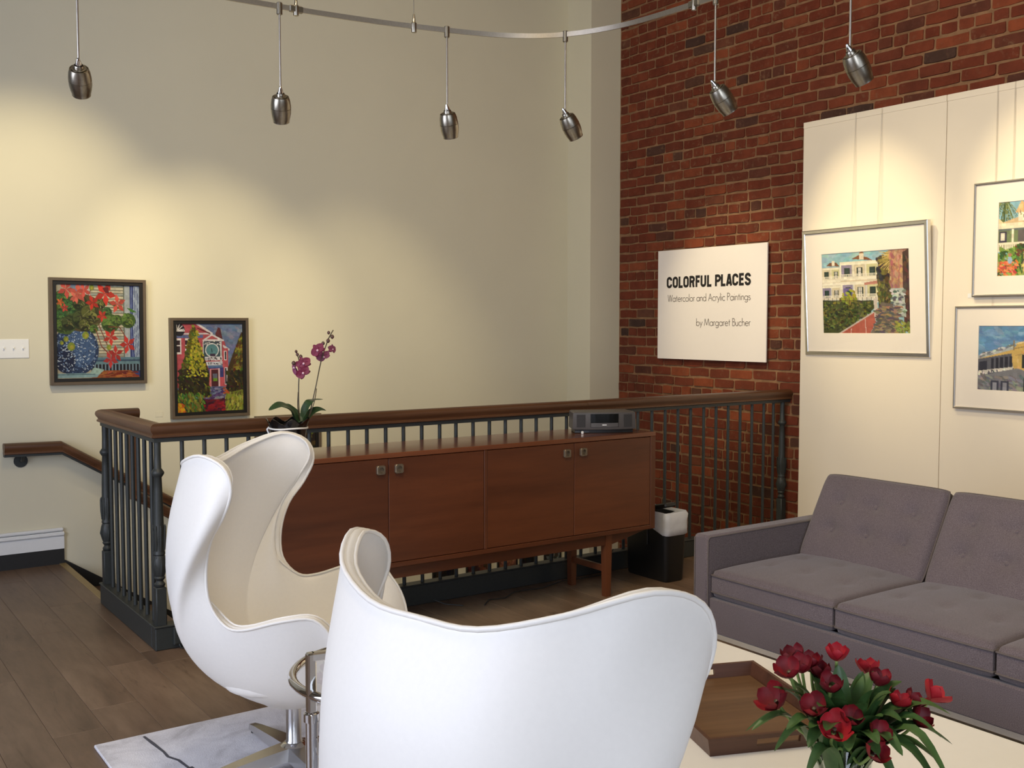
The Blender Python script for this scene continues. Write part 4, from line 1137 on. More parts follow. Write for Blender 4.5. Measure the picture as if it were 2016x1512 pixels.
# ------------------------------------------------------------------ painted pictures (colour rasterised onto a fine grid of vertices)
class Canvas:
    def __init__(s, w, h, col, seed=1):
        s.dim = .66; s.w, s.h = w, h; s.r = np.random.RandomState(seed)
        s.a = np.empty((h, w, 3)); s.a[:] = np.array(col) / 255.0
        s.Y, s.X = np.mgrid[0:h, 0:w]; s.X = (s.X + .5) / w; s.Y = (s.Y + .5) / h
        s.k = w / h
    def _box(s, x0, x1, y0, y1):
        i0 = max(0, int(y0 * s.h) - 1); i1 = min(s.h, int(y1 * s.h) + 2); j0 = max(0, int(x0 * s.w) - 1); j1 = min(s.w, int(x1 * s.w) + 2)
        return slice(i0, i1), slice(j0, j1)
    def _put(s, sl, mask, col, al=1.0):
        a = s.a[sl]; c = np.array(col) / 255.0; a[mask] = a[mask] * (1 - al) + c * al
    def rect(s, x0, y0, x1, y1, col, al=1.0):
        sl = s._box(x0, x1, y0, y1); X, Y = s.X[sl], s.Y[sl]; s._put(sl, (X >= x0) & (X < x1) & (Y >= y0) & (Y < y1), col, al)
    def poly(s, pts, col, al=1.0):
        xs = [p[0] for p in pts]; ys = [p[1] for p in pts]
        sl = s._box(min(xs), max(xs), min(ys), max(ys)); X, Y = s.X[sl], s.Y[sl]; m = np.zeros(X.shape, bool); n = len(pts)
        for i in range(n):
            x1, y1 = pts[i]; x2, y2 = pts[(i + 1) % n]
            if y1 == y2: continue
            c = ((Y < y1) != (Y < y2)); m ^= c & (X < (x2 - x1) * (Y - y1) / (y2 - y1) + x1)
        s._put(sl, m, col, al)
    def ell(s, cx, cy, rx, ry, col, rot=0.0, al=1.0):
        R = max(rx, ry) * max(1, s.k, 1 / s.k); sl = s._box(cx - R, cx + R, cy - R, cy + R)
        X, Y = (s.X[sl] - cx) * s.k, s.Y[sl] - cy; c, q = math.cos(rot), math.sin(rot)
        u = X * c + Y * q; v = -X * q + Y * c
        s._put(sl, (u / (rx * s.k)) ** 2 + (v / ry) ** 2 < 1, col, al)
    def line(s, pts, wd, col, al=1.0):
        for (x1, y1), (x2, y2) in zip(pts[:-1], pts[1:]):
            sl = s._box(min(x1, x2) - wd, max(x1, x2) + wd, min(y1, y2) - wd * s.k, max(y1, y2) + wd * s.k); X, Y = s.X[sl], s.Y[sl] / s.k
            dx, dy = x2 - x1, (y2 - y1) / s.k; L2 = dx * dx + dy * dy + 1e-12
            t = np.clip(((X - x1) * dx + (Y - y1 / s.k) * dy) / L2, 0, 1)
            s._put(sl, (X - x1 - t * dx) ** 2 + (Y - y1 / s.k - t * dy) ** 2 < (wd / 2) ** 2, col, al)
    def dabs(s, n, fn, pal, size, rot=0.0, rj=.6, asp=2.2, al=1.0):
        """n brush dabs at fn() places, palette pal"""
        for _ in range(n):
            p = fn()
            if p is None: continue
            c = np.array(pal[s.r.randint(len(pal))]) + s.r.randint(-12, 13, 3); z = size * s.r.uniform(.6, 1.4)
            s.ell(p[0], p[1], z * asp, z, np.clip(c, 0, 255), rot + s.r.uniform(-rj, rj), al)
    def inrect(s, x0, y0, x1, y1): return lambda: (s.r.uniform(x0, x1), s.r.uniform(y0, y1))
    def tri(s, cx, y0, y1, w):
        def f():
            t = s.r.uniform(0, 1) ** .6; return cx + s.r.uniform(-1, 1) * w * t ** .8, y0 + (y1 - y0) * t
        return f
    def mottle(s, amt):
        n = s.r.normal(0, 1, (s.h // 6 + 2, s.w // 6 + 2)); n = np.kron(n, np.ones((6, 6)))[:s.h, :s.w]
        s.a *= (1 + amt * (n + .5 * s.r.normal(0, 1, (s.h, s.w))))[..., None]; s.a = np.clip(s.a, 0, 1)
    def mesh(s, name, w, h, parent, y, x0=None, z1=None):
        """a flat grid w by h metres in the parent's xz plane, facing -y, top-left at x0, z1"""
        x0 = -w / 2 if x0 is None else x0; z1 = h / 2 if z1 is None else z1
        W, H = s.w, s.h; me = bpy.data.meshes.new(name)
        X, Zz = np.meshgrid(x0 + np.linspace(0, w, W), z1 - np.linspace(0, h, H)); co = np.stack([X, np.full_like(X, y), Zz], -1).reshape(-1, 3)
        idx = np.arange(W * H).reshape(H, W); f = np.stack([idx[:-1, :-1], idx[1:, :-1], idx[1:, 1:], idx[:-1, 1:]], -1).reshape(-1)
        nf = (W - 1) * (H - 1)
        me.vertices.add(W * H); me.vertices.foreach_set('co', co.ravel()); me.loops.add(nf * 4); me.loops.foreach_set('vertex_index', f)
        me.polygons.add(nf); me.polygons.foreach_set('loop_start', np.arange(nf) * 4); me.update(calc_edges=True)
        at = me.color_attributes.new('paint', 'FLOAT_COLOR', 'POINT')
        at.data.foreach_set('color', np.concatenate([lin(s.a) * s.dim, np.ones((H, W, 1))], -1).astype(np.float32).ravel())
        me.materials.append(M['paint']); o = bpy.data.objects.new(name, me); COL.objects.link(o); o.parent = parent
        return o

def heart(c, x, y, r, cols, rot=0.0):
    c.ell(x, y, r, r * .92, cols[0], rot); c.ell(x - r * .2, y - r * .15, r * .7, r * .6, cols[1], rot + .5); c.ell(x + r * .25, y + r * .2, r * .5, r * .35, cols[2], rot + .8)
    c.ell(x - r * .1, y + r * .45, r * .7, r * .3, tuple(int(q * .7) for q in cols[0]), rot)
    for k in range(7):
        a = rot + .3 + k * .9; c.line([(x, y - r * .4), (x + r * .8 * math.cos(a), y + r * .75 * math.sin(a))], .006, cols[3] if k % 2 else tuple(int(q * .62) for q in cols[0]))
    c.dabs(int(r * 160), lambda: (x + c.r.normal(0, r * .45), y + c.r.normal(0, r * .4)), cols[:3], .007, rot, .8, 2.2, .7)
def flower(c, x, y, r, col, n=5, a0=0.3):
    for k in range(n):
        a = a0 + k * 2 * PI / n; d = .55 * r
        c.poly([(x, y), (x + d * math.cos(a - .5), y + d * math.sin(a - .5)), (x + r * math.cos(a), y + r * math.sin(a)), (x + d * math.cos(a + .5), y + d * math.sin(a + .5))], col if k % 2 else tuple(int(q * .85) for q in col))
def paint_flowers():
    c = Canvas(210, 236, (176, 168, 146), 3); r = c.r
    for i in range(26):
        y = i * .031; c.rect(.28, y, .80, y + .016, (206, 196, 168) if i % 3 else (150, 158, 150)); c.rect(.28, y + .018, .80, y + .027, (118, 116, 100))
    c.rect(.16, 0, .34, .2, (124, 140, 160)); c.rect(.34, 0, .40, .75, (190, 192, 182)); c.rect(0, .08, .3, .5, (190, 172, 120))
    c.rect(.80, 0, .88, .8, (168, 176, 180)); c.rect(.80, 0, .815, .8, (104, 110, 96))
    c.rect(.88, 0, 1, 1, (52, 64, 118))
    for x in (.905, .935, .955, .975, .995): c.line([(x, .0), (x - .012, .4), (x + .01, .8)], .012, (176, 190, 206) if x > .92 else (110, 124, 170))
    c.rect(.4, .775, 1, .80, (92, 122, 138)); c.rect(.4, .80, 1, .82, (62, 84, 106)); c.rect(.4, .82, 1, .85, (104, 136, 146)); c.rect(.4, .85, 1, .93, (24, 24, 34))
    for i in range(14): c.rect(.44 + i * .042, .852, .455 + i * .042, .925, (120, 142, 158))
    c.poly([(.5, .92), (.88, .92), (1, 1), (.4, 1)], (150, 84, 44)); c.dabs(40, c.inrect(.5, .93, .95, 1), [(176, 100, 54), (112, 44, 24), (132, 60, 34)], .008, 0, .3, 4)
    c.ell(.22, .70, .275, .27, (40, 58, 92)); c.ell(.28, .68, .18, .20, (66, 92, 132)); c.ell(.10, .80, .12, .14, (26, 36, 66))
    for _ in range(420):
        a = r.uniform(0, 2 * PI); q = math.sqrt(r.uniform(0, 1)); x, y = .22 + .27 * q * math.cos(a), .70 + .265 * q * math.sin(a)
        c.ell(x, y, .011 * r.uniform(.5, 1.3), .0045, [(196, 208, 222), (150, 172, 200), (30, 40, 70), (110, 136, 176)][r.randint(4)], r.uniform(-1.2, 1.2))
    c.poly([(0, .945), (.46, .945), (.52, .91), (.54, .92), (.47, .99), (0, .99)], (136, 168, 172)); c.poly([(.42, .90), (.44, .885), (.56, .91), (.50, .96), (.38, .95)], (158, 186, 176)); c.rect(0, .955, .45, .962, (84, 112, 122))
    G = [((58, 60, 30), (92, 96, 44), (128, 130, 66), (142, 142, 92)), ((66, 92, 40), (98, 128, 56), (122, 140, 66), (48, 68, 34)), ((46, 58, 30), (74, 86, 44), (104, 110, 60), (40, 48, 26)), ((48, 86, 46), (70, 118, 60), (104, 140, 66), (36, 62, 36))]
    c.ell(.3, .3, .26, .2, (84, 74, 44)); c.ell(.12, .33, .14, .2, (72, 92, 44))
    for x, y, q, k in ((.07, .14, .085, 3), (.08, .24, .07, 1), (.14, .22, .07, 3), (.05, .34, .075, 3), (.07, .44, .09, 1), (.15, .41, .09, 2), (.19, .24, .07, 3), (.28, .2, .09, 2), (.30, .37, .12, 2), (.40, .31, .12, 0), (.34, .43, .08, 0), (.52, .2, .065, 0), (.60, .29, .06, 3), (.64, .41, .11, 1), (.72, .38, .07, 1), (.86, .38, .09, 1), (.44, .47, .05, 1), (.67, .16, .0, 1)):
        if q: heart(c, x, y, q, G[k], r.uniform(-.5, .5))
    c.poly([(.58, .17), (.66, .18), (.80, .27), (.72, .25)], (52, 92, 40)); c.poly([(.84, .24), (.9, .25), (.97, .29), (.9, .29)], (70, 118, 50))
    for p in ([(.4, .17), (.38, .1), (.42, .04)], [(.5, .43), (.58, .6), (.64, .74)], [(.62, .45), (.75, .45), (.84, .58)], [(.46, .47), (.53, .66), (.62, .74)]): c.line(p, .011, (122, 62, 44))
    for x, y, q, col, a in ((.12, .05, .11, (222, 92, 78), .2), (.26, .09, .12, (226, 104, 86), .9), (.23, .13, .08, (232, 116, 96), .1), (.33, .06, .09, (228, 96, 82), .5), (.58, .09, .14, (214, 58, 44), .2), (.43, .19, .09, (204, 52, 38), .6), (.73, .2, .11, (214, 88, 72), .8), (.54, .33, .07, (206, 62, 46), .4), (.64, .56, .10, (214, 62, 50), .2), (.85, .64, .11, (206, 58, 50), .6), (.70, .74, .10, (190, 54, 48), .9), (.64, .80, .10, (196, 58, 56), .4), (.05, .19, .05, (226, 110, 54), .1), (.10, .25, .05, (214, 70, 60), .8)): flower(c, x, y, q, col, 5, a)
    c.poly([(.55, .03), (.62, .02), (.63, .09), (.58, .08)], (104, 30, 34))
    for x, y, q in ((.42, .03, .03), (.34, .54, .04), (.11, .58, .03), (.17, .66, .045), (.62, .67, .03), (.06, .62, .022)): c.ell(x, y, q, q, (128, 142, 50)); c.ell(x + .006, y + .006, q * .5, q * .5, (170, 160, 60))
    c.mottle(.035); return c
def paint_pink_house():
    c = Canvas(176, 232, (112, 128, 158), 5); r = c.r
    c.dabs(260, c.inrect(.4, 0, 1, .5), [(124, 140, 170), (98, 116, 152), (150, 156, 164), (110, 126, 160)], .02, 0, .8, 2.5, .6)
    pk = (190, 84, 92)
    c.poly([(0, 0), (.30, 0), (.52, .11), (.72, .2), (.76, .30), (.70, .72), (0, .72)], pk); c.poly([(.6, .12), (.62, .04), (.66, .05), (.70, .2), (.58, .14)], (92, 44, 50)); c.poly([(.58, .12), (.62, .05), (.68, .16)], (108, 52, 56))
    c.line([(.27, -.02), (.53, .11)], .03, (232, 222, 218)); c.line([(.0, .112), (.52, .112)], .022, (230, 222, 222)); c.rect(0, .125, .4, .16, (98, 112, 156)); c.line([(.32, .05), (.5, .11)], .02, (110, 44, 48))
    c.ell(.05, .07, .08, .07, (40, 36, 44)); 
    for a in (.2, .7, 1.2, 1.7): c.line([(.02, .075), (.02 + .1 * math.cos(a), .075 - .08 * math.sin(a))], .012, (228, 222, 218))
    c.rect(0, .07, .13, .085, (228, 222, 218))
    for x0, y0, x1, y1 in ((0, .165, .075, .34), (.13, .165, .2, .3)): c.rect(x0, y0, x1, y1, (234, 226, 222)); c.rect(x0, y0 + .02, x1 - .02, y1 - .02, (58, 40, 46)); c.rect(x0, .235, x1 - .02, .25, (234, 226, 222))
    c.poly([(.38, .19), (.53, .115), (.72, .19)], (234, 226, 224)); c.poly([(.45, .175), (.53, .135), (.63, .175)], (196, 92, 96)); c.rect(.4, .18, .71, .20, (234, 226, 224))
    c.rect(.40, .2, .68, .42, (64, 84, 92)); c.rect(.39, .2, .405, .45, (228, 226, 222)); c.rect(.655, .2, .675, .45, (228, 226, 222))
    c.dabs(60, c.inrect(.4, .2, .66, .24), [(228, 226, 222), (60, 60, 70)], .005, 0, 1, 2)
    c.ell(.53, .30, .105, .08, (230, 228, 224)); c.ell(.53, .30, .09, .068, (98, 146, 150)); c.rect(.50, .34, .58, .37, (70, 52, 74)); c.line([(.52, .28), (.53, .32)], .012, (52, 70, 76))
    c.rect(.42, .375, .68, .42, (226, 222, 224)); c.dabs(50, c.inrect(.43, .385, .67, .415), [(74, 62, 72), (236, 232, 230)], .005, 1, .6, 2)
    c.rect(.44, .43, .76, .475, (222, 220, 226)); c.dabs(60, c.inrect(.45, .445, .75, .468), [(66, 66, 84), (236, 232, 232)], .0045, 1, .6, 2); c.rect(.46, .475, .74, .50, (98, 126, 164))
    c.poly([(.70, .24), (.80, .29), (.79, .31), (.70, .27)], (226, 220, 220)); c.rect(.69, .28, .77, .72, (200, 92, 98)); c.rect(.71, .31, .75, .42, (232, 226, 226)); c.rect(.72, .32, .745, .41, (44, 40, 48)); c.rect(.715, .5, .76, .70, (234, 228, 230)); c.rect(.72, .51, .745, .69, (34, 30, 40))
    c.rect(.47, .5, .70, .72, (66, 66, 128)); c.rect(.49, .515, .63, .72, (232, 150, 150)); c.rect(.51, .52, .62, .72, (84, 36, 44)); c.rect(.535, .57, .60, .62, (110, 112, 128)); c.rect(.54, .62, .6, .655, (116, 160, 48)); c.rect(.62, .51, .64, .73, (236, 200, 200)); c.rect(.47, .6, .5, .72, (226, 120, 116)); c.rect(.64, .61, .70, .72, (214, 96, 104))
    c.poly([(.47, .715), (.68, .715), (.74, .80), (.36, .80)], (112, 116, 148)); c.dabs(70, c.inrect(.42, .72, .7, .80), [(140, 142, 168), (92, 96, 130), (70, 62, 110)], .007, 0, .2, 4)
    c.poly([(.36, .80), (.74, .80), (.78, .86), (.34, .86)], (92, 68, 112)); c.dabs(60, c.inrect(.38, .8, .74, .86), [(150, 146, 160), (74, 46, 96), (110, 88, 130)], .006, 0, .2, 4)
    c.poly([(.34, .86), (.78, .86), (.80, 1), (.30, 1)], (112, 24, 36)); c.dabs(90, c.inrect(.36, .87, .76, 1), [(136, 22, 34), (90, 20, 44), (160, 32, 40), (70, 22, 40)], .012, 0, .3, 2.5)
    dk = [(44, 44, 20), (62, 58, 22), (36, 32, 22), (56, 40, 24)]
    c.poly([(.25, .0), (.10, .42), (.02, .60), (.04, .82), (.46, .82), (.49, .58), (.38, .3)], (66, 62, 24)); c.dabs(500, c.tri(.25, .02, .82, .26), [(124, 130, 36), (92, 104, 30), (150, 150, 44), (70, 74, 26), (104, 92, 28)], .011, .9, .8, 2.2)
    c.dabs(300, c.inrect(.03, .52, .47, .82), dk, .013, .9, .8, 2); c.dabs(160, c.tri(.30, .05, .6, .16), [(182, 176, 48), (204, 190, 62), (160, 160, 44)], .009, .9, .8, 2)
    c.poly([(.98, .10), (.86, .32), (.76, .52), (.74, .8), (1, .8), (1, .1)], (74, 56, 28)); c.dabs(340, c.tri(.98, .12, .82, .24), [(112, 84, 34), (136, 104, 40), (84, 92, 36), (92, 52, 28), (150, 140, 48)], .011, 2.2, .7, 2.2); c.dabs(160, c.inrect(.76, .55, 1, .82), dk, .013, .9, .8, 2)
    c.poly([(0, .78), (.36, .86), (.42, 1), (0, 1)], (70, 96, 40)); c.dabs(170, c.inrect(0, .8, .40, 1), [(96, 138, 52), (64, 118, 44), (150, 150, 54), (52, 60, 30), (128, 112, 40)], .009, 1.3, .5, 3.5); c.dabs(30, c.inrect(0, .9, .1, 1), [(224, 170, 30), (214, 110, 40)], .014, 1.3, .5, 2)
    c.poly([(.74, .84), (.84, .78), (1, .76), (1, 1), (.72, 1)], (120, 124, 44)); c.dabs(150, c.inrect(.73, .8, 1, 1), [(150, 156, 58), (128, 140, 46), (180, 174, 76), (88, 84, 40)], .009, 1.8, .4, 3.5)
    c.dabs(16, c.inrect(.70, .74, .78, .80), [(170, 60, 40), (190, 90, 50)], .008); c.mottle(.04); return c
def porch(c, x0, y0, x1, y1, n, tint=(214, 204, 176)):
    c.rect(x0, y0, x1, y1, tint); h = y1 - y0; w_ = (x1 - x0) / n
    for i in range(n):
        a = x0 + i * w_; c.rect(a + .08 * w_, y0 + .12 * h, a + .92 * w_, y1 - .1 * h, [(206, 200, 150), (186, 190, 176), (150, 138, 160), (214, 200, 168)][(i + int(y0 * 17)) % 4])
        c.rect(a + .30 * w_, y0 + .30 * h, a + .76 * w_, y1 - .12 * h, (48, 60, 50)); c.rect(a + .40 * w_, y0 + .32 * h, a + .66 * w_, y1 - .12 * h, (214, 208, 196) if i % 2 else (44, 66, 56)); c.line([(a + .53 * w_, y0 + .34 * h), (a + .53 * w_, y1 - .14 * h)], .004, (70, 70, 76)); c.rect(a + .40 * w_, y0 + .55 * h, a + .66 * w_, y0 + .58 * h, (80, 80, 84))
        c.rect(a, y0, a + .06 * w_, y1, (238, 230, 206))
    [c.rect(x0 + q * .012, y1 - .26 * h, x0 + q * .012 + .006, y1 - .06 * h, (236, 228, 206)) for q in range(int((x1 - x0) / .012))]; c.rect(x0, y1 - .28 * h, x1, y1 - .25 * h, (240, 232, 210))
    c.rect(x1 - .012, y0, x1, y1, (238, 230, 206)); c.rect(x0, y0, x1, y0 + .12 * h, (240, 232, 206)); c.rect(x0, y1 - .08 * h, x1, y1, (226, 214, 188))
def paint_verandas():
    c = Canvas(180, 200, (150, 186, 190), 11); r = c.r
    c.dabs(160, c.inrect(0, 0, .75, .22), [(148, 186, 192), (166, 198, 200), (134, 174, 186)], .03, 0, .8, 2, .6)
    c.poly([(.06, .16), (.1, .12), (.18, .12), (.22, .17)], (124, 82, 56)); c.rect(.13, .10, .16, .16, (228, 216, 190)); c.poly([(.36, .09), (.44, .05), (.54, .08), (.6, .12)], (132, 84, 54)); c.rect(.45, .03, .50, .10, (230, 214, 186)); c.poly([(.44, .03), (.475, .0), (.51, .03)], (150, 104, 70))
    c.rect(0, .18, .23, .6, (222, 212, 184)); c.rect(.22, .12, .66, .60, (232, 224, 196)); porch(c, 0, .19, .23, .33, 2, (226, 214, 180)); porch(c, .23, .14, .66, .32, 3)
    for x0, x1, y in ((0, .23, .33), (.23, .66, .31)): c.rect(x0, y, x1, y + .035, (236, 228, 204)); c.rect(x0, y + .035, x1, y + .05, (216, 198, 168))
    porch(c, 0, .41, .23, .57, 2, (176, 180, 190)); porch(c, .24, .37, .66, .57, 3, (196, 196, 196)); c.rect(.0, .37, .66, .40, (240, 232, 210)); c.poly([(.50, .38), (.66, .36), (.66, .40), (.5, .41)], (190, 130, 112)); c.rect(.26, .44, .36, .57, (116, 100, 150)); c.rect(.30, .47, .35, .57, (40, 74, 56)); c.rect(0, .57, .66, .62, (220, 214, 196))
    c.rect(.655, .1, 1, .8, (66, 56, 44)); c.dabs(260, c.inrect(.66, .1, .86, .55), [(48, 44, 40), (76, 68, 50), (108, 96, 60), (60, 54, 66)], .016, 1.4, .5, 2.5); c.dabs(160, c.inrect(.66, .4, .82, .62), [(128, 124, 58), (90, 92, 44), (70, 64, 40)], .01, 1.5, .4, 3)
    for k in range(70):
        a = r.uniform(2.2, 4.4); q = r.uniform(.1, .22); c.line([(.86, .07), (.86 + q * math.cos(a), .07 - q * math.sin(a) * .9 + .04)], .008, [(196, 168, 92), (150, 136, 70), (212, 184, 110), (110, 100, 56)][r.randint(4)])
    c.rect(.80, .0, .97, .46, (176, 128, 104)); c.dabs(260, c.inrect(.79, .0, .97, .46), [(186, 140, 108), (168, 116, 100), (200, 156, 116), (158, 108, 96)], .012, 1.5, .3, 3); c.poly([(.92, .05), (1, 0), (1, 1), (.93, .95)], (70, 46, 38)); c.dabs(90, c.inrect(.94, .1, 1, .95), [(88, 56, 44), (56, 38, 34), (110, 72, 56)], .01, 1.5, .3, 3)
    c.poly([(.79, .46), (.93, .46), (.95, .80), (.84, .78)], (176, 182, 170)); c.dabs(60, c.inrect(.8, .47, .94, .78), [(206, 208, 196), (120, 124, 116), (92, 96, 96), (190, 196, 186)], .012, 0, .5, 1.6)
    c.poly([(0, .58), (.64, .6), (.60, .70), (.2, 1), (0, 1)], (70, 76, 40)); c.dabs(520, c.inrect(0, .6, .58, .95), [(62, 70, 36), (92, 100, 48), (46, 50, 30), (118, 120, 56), (80, 88, 44)], .010, .8, 1.2, 1.8)
    c.dabs(60, lambda: (r.normal(.33, .05), r.normal(.57, .03)), [(170, 164, 62), (134, 134, 54)], .012, 1.2, .6, 2)
    for i in range(26): c.line([(i * .025, .555), (i * .025, .64)], .004, (44, 44, 40))
    c.line([(0, .585), (.66, .60)], .006, (40, 40, 38))
    c.poly([(.2, 1), (.60, .735), (.62, .74), (.62, .86), (.55, 1)], (178, 92, 74)); c.line([(.19, 1), (.60, .735)], .018, (196, 180, 166)); c.line([(.34, .93), (.335, 1)], .006, (220, 190, 180)); c.line([(.50, .82), (.51, 1)], .006, (222, 196, 184)); c.poly([(.6, .58), (.64, .56), (.645, .82), (.61, .84)], (206, 192, 178)); c.poly([(.64, .7), (.69, .67), (.67, .76), (.64, .8)], (188, 100, 78))
    c.poly([(.68, .62), (.80, .64), (.95, 1), (.55, 1), (.63, .86)], (112, 100, 88)); c.dabs(200, c.inrect(.62, .68, .9, 1), [(136, 120, 98), (96, 88, 84), (160, 130, 96), (84, 78, 84)], .010, .2, .5, 3)
    c.dabs(50, c.inrect(.84, .86, 1, 1), [(150, 156, 66), (110, 118, 52)], .01, 1.2, .6, 2); c.mottle(.03); return c
def paint_turret():
    c = Canvas(150, 110, (140, 184, 196), 13); r = c.r
    for k in range(60):
        a = r.uniform(3.6, 5.6); c.line([(.07, -.05), (.07 + .3 * math.cos(a) * .6, -.05 - .34 * math.sin(a))], .005, [(110, 124, 70), (72, 90, 50), (140, 146, 92)][r.randint(3)])
    c.poly([(.0, .2), (.08, .32), (.0, .33)], (222, 206, 160)); c.poly([(.05, .28), (.2, .22), (.6, .24), (.66, .31), (.05, .34)], (214, 184, 140)); c.rect(.2, .14, .29, .27, (240, 230, 204)); c.poly([(.17, .16), (.23, .0), (.31, .16)], (224, 182, 128)); c.dabs(14, c.inrect(.19, .15, .29, .22), [(250, 240, 216), (150, 130, 104)], .007, 1.5, .2, 2)
    c.rect(0, .29, 1, .37, (232, 222, 190)); c.rect(0, .37, 1, .60, (120, 134, 92)); c.rect(.2, .37, 1, .56, (104, 96, 92)); c.rect(0, .36, 1, .39, (104, 112, 108))
    for x in (.02, .28, .5, .72): c.rect(x, .40, x + .07, .55, (66, 58, 74)); c.rect(x + .012, .42, x + .055, .52, (230, 222, 200))
    for x in (.14, .42, .66, .9): c.rect(x, .37, x + .022, .66, (236, 226, 196))
    c.rect(0, .55, .42, .66, (238, 228, 198))
    for i in range(22): c.rect(i * .019, .57, i * .019 + .007, .65, (140, 128, 100))
    c.poly([(.3, .62), (1, .55), (1, 1), (.1, 1)], (216, 188, 120)); c.dabs(120, c.inrect(.25, .66, 1, 1), [(226, 198, 130), (190, 160, 104), (160, 134, 104), (236, 210, 146)], .012, .1, .3, 3.5)
    c.dabs(240, c.inrect(0, .62, .25, .98), [(84, 120, 46), (120, 150, 60), (58, 84, 38), (150, 160, 80)], .014, .8, 1.2, 1.8); c.dabs(90, lambda: (.2 + r.uniform(0, .25), .72 - r.uniform(0, .14)), [(76, 96, 44), (110, 60, 44), (60, 76, 40)], .012, .4, .6, 1.8); c.dabs(60, c.inrect(0, .8, .2, 1), [(220, 110, 64), (232, 140, 90), (190, 80, 60)], .013, .3, 1, 1.4)
    c.ell(.13, .78, .022, .045, (150, 176, 196)); c.ell(.13, .71, .014, .022, (180, 120, 96)); c.mottle(.03); return c
def paint_yellow_house():
    c = Canvas(150, 110, (98, 142, 178), 17); r = c.r
    c.dabs(160, c.inrect(0, 0, 1, .45), [(88, 132, 172), (118, 158, 190), (104, 146, 182), (130, 166, 192)], .03, .2, .6, 2.2, .7)
    yl = (206, 172, 98); c.poly([(.0, .50), (.36, .35), (.40, .26), (1, .02), (1, 1), (0, 1)], yl); c.dabs(120, c.inrect(.4, .3, 1, 1), [(214, 180, 106), (196, 160, 92), (222, 190, 120)], .02, 1.4, .4, 2, .7)
    c.poly([(0, .48), (.05, .42), (.36, .31), (.36, .36), (0, .52)], (170, 176, 172)); c.dabs(40, lambda: (lambda x: (x, .47 - x * .42 + r.uniform(-.03, .03)))(r.uniform(.02, .36)), [(206, 206, 196), (120, 126, 126)], .012, -.3, .5, 1.5)
    c.line([(.36, .36), (.36, .24)], .02, (140, 120, 84)); c.line([(.37, .35), (1, .12)], .01, (150, 124, 80)); c.line([(.38, .28), (1, .03)], .012, (222, 200, 150)); c.line([(.38, .45), (1, .24)], .008, (160, 132, 84))
    c.poly([(0, .52), (.34, .42), (.36, .7), (.0, .78)], (92, 92, 100)); c.poly([(.02, .56), (.1, .54), (.1, .7), (.02, .72)], (44, 44, 58))
    for i in range(5): c.rect(.14 + i * .045, .5 - i * .008, .17 + i * .045, .66 - i * .006, (38, 38, 50))
    c.poly([(0, .70), (.36, .62), (.36, .66), (0, .75)], (210, 204, 190)); c.dabs(40, lambda: (lambda x: (x, .735 - x * .2 + r.uniform(-.02, .03)))(r.uniform(0, .36)), [(226, 220, 206), (90, 90, 96)], .008, 1.4, .3, 2)
    c.poly([(0, .78), (.4, .64), (.48, .68), (.46, 1), (0, 1)], (124, 124, 128)); c.dabs(90, c.inrect(0, .78, .46, 1), [(136, 136, 140), (104, 106, 114), (156, 150, 140)], .02, .4, .6, 2, .8)
    for x, y in ((.44, .44), (.46, .78), (.8, .34), (.82, .7)): c.rect(x, y, x + .05, y + .2, (44, 48, 46)); c.rect(x + .05, y - .02, x + .15, y + .2, (176, 172, 166)); c.rect(x + .065, y + .01, x + .135, y + .17, (86, 84, 96)); c.rect(x + .15, y, x + .20, y + .2, (48, 52, 48))
    for x in (.14, .24): c.rect(x, .84, x + .08, 1, (64, 66, 80)); c.rect(x + .02, .86, x + .06, 1, (150, 150, 158))
    c.dabs(90, lambda: (r.uniform(.7, 1), 1 - r.uniform(0, .2)), [(70, 92, 44), (46, 64, 34), (104, 120, 60)], .016, .8, 1, 2); c.mottle(.03); return c
def paint_dark_flowers(seed):
    c = Canvas(70, 80, (44, 34, 30), seed); r = c.r
    c.dabs(260, c.inrect(0, 0, 1, 1), [(60, 70, 36), (80, 60, 40), (36, 40, 34), (96, 104, 44), (52, 36, 40)], .03, .5, 1.2, 1.8); c.dabs(46, c.inrect(0, .1, 1, .9), [(190, 40, 44), (206, 60, 50), (160, 150, 60), (120, 140, 50)], .035, .5, 1.4, 1.4); c.mottle(.05); return c
def paint_abstract(seed, pal):
    c = Canvas(44, 52, pal[0], seed); r = c.r
    c.dabs(120, c.inrect(0, 0, 1, 1), pal, .06, .5, 1.3, 2); c.mottle(.06); return c

def ring_frame(w, h, fw, d0, d1, bev=.003):
    """mitred picture frame, outer w x h, section fw wide, from y=d0 (front) to d1 (back)"""
    m = MB(); prof = [(0, d1), (0, d0 + bev), (bev, d0), (fw - bev, d0), (fw, d0 + bev), (fw, d1)]
    rings = []
    for sx, sz in ((-1, -1), (1, -1), (1, 1), (-1, 1)):
        rings.append([(sx * (w / 2 - o), y, sz * (h / 2 - o)) for o, y in prof])
    rings.append(rings[0]); m.loft(rings, True, False); return m
def canvas_picture(label, x, z, w, h, cv, roll=0.0):
    t = thing('framed_painting', label, 'painting', (x, YB - .002, z), 0, 'bronze framed paintings on the stair wall')
    t.rotation_euler = (0, roll, 0)
    ring_frame(w, h, .020, -.048, 0, .002).build('frame', 'frame_w', t, 30)
    iw, ih = w - .041, h - .041
    ring_frame(iw, ih, .021, -.040, 0, .001).build('inner_lip', 'frame_in', t, 30)
    MB().box((0, -.008, 0), (w - .044, .010, h - .044)).build('backing', 'frame_in', t)
    cv.mesh('canvas', iw - .043, ih - .043, t, -.030)
    return t
canvas_picture('framed painting of red flowers in a blue speckled pot, above the wall handrail', 1.694, 1.500, .60, .688, paint_flowers(), math.radians(.4))
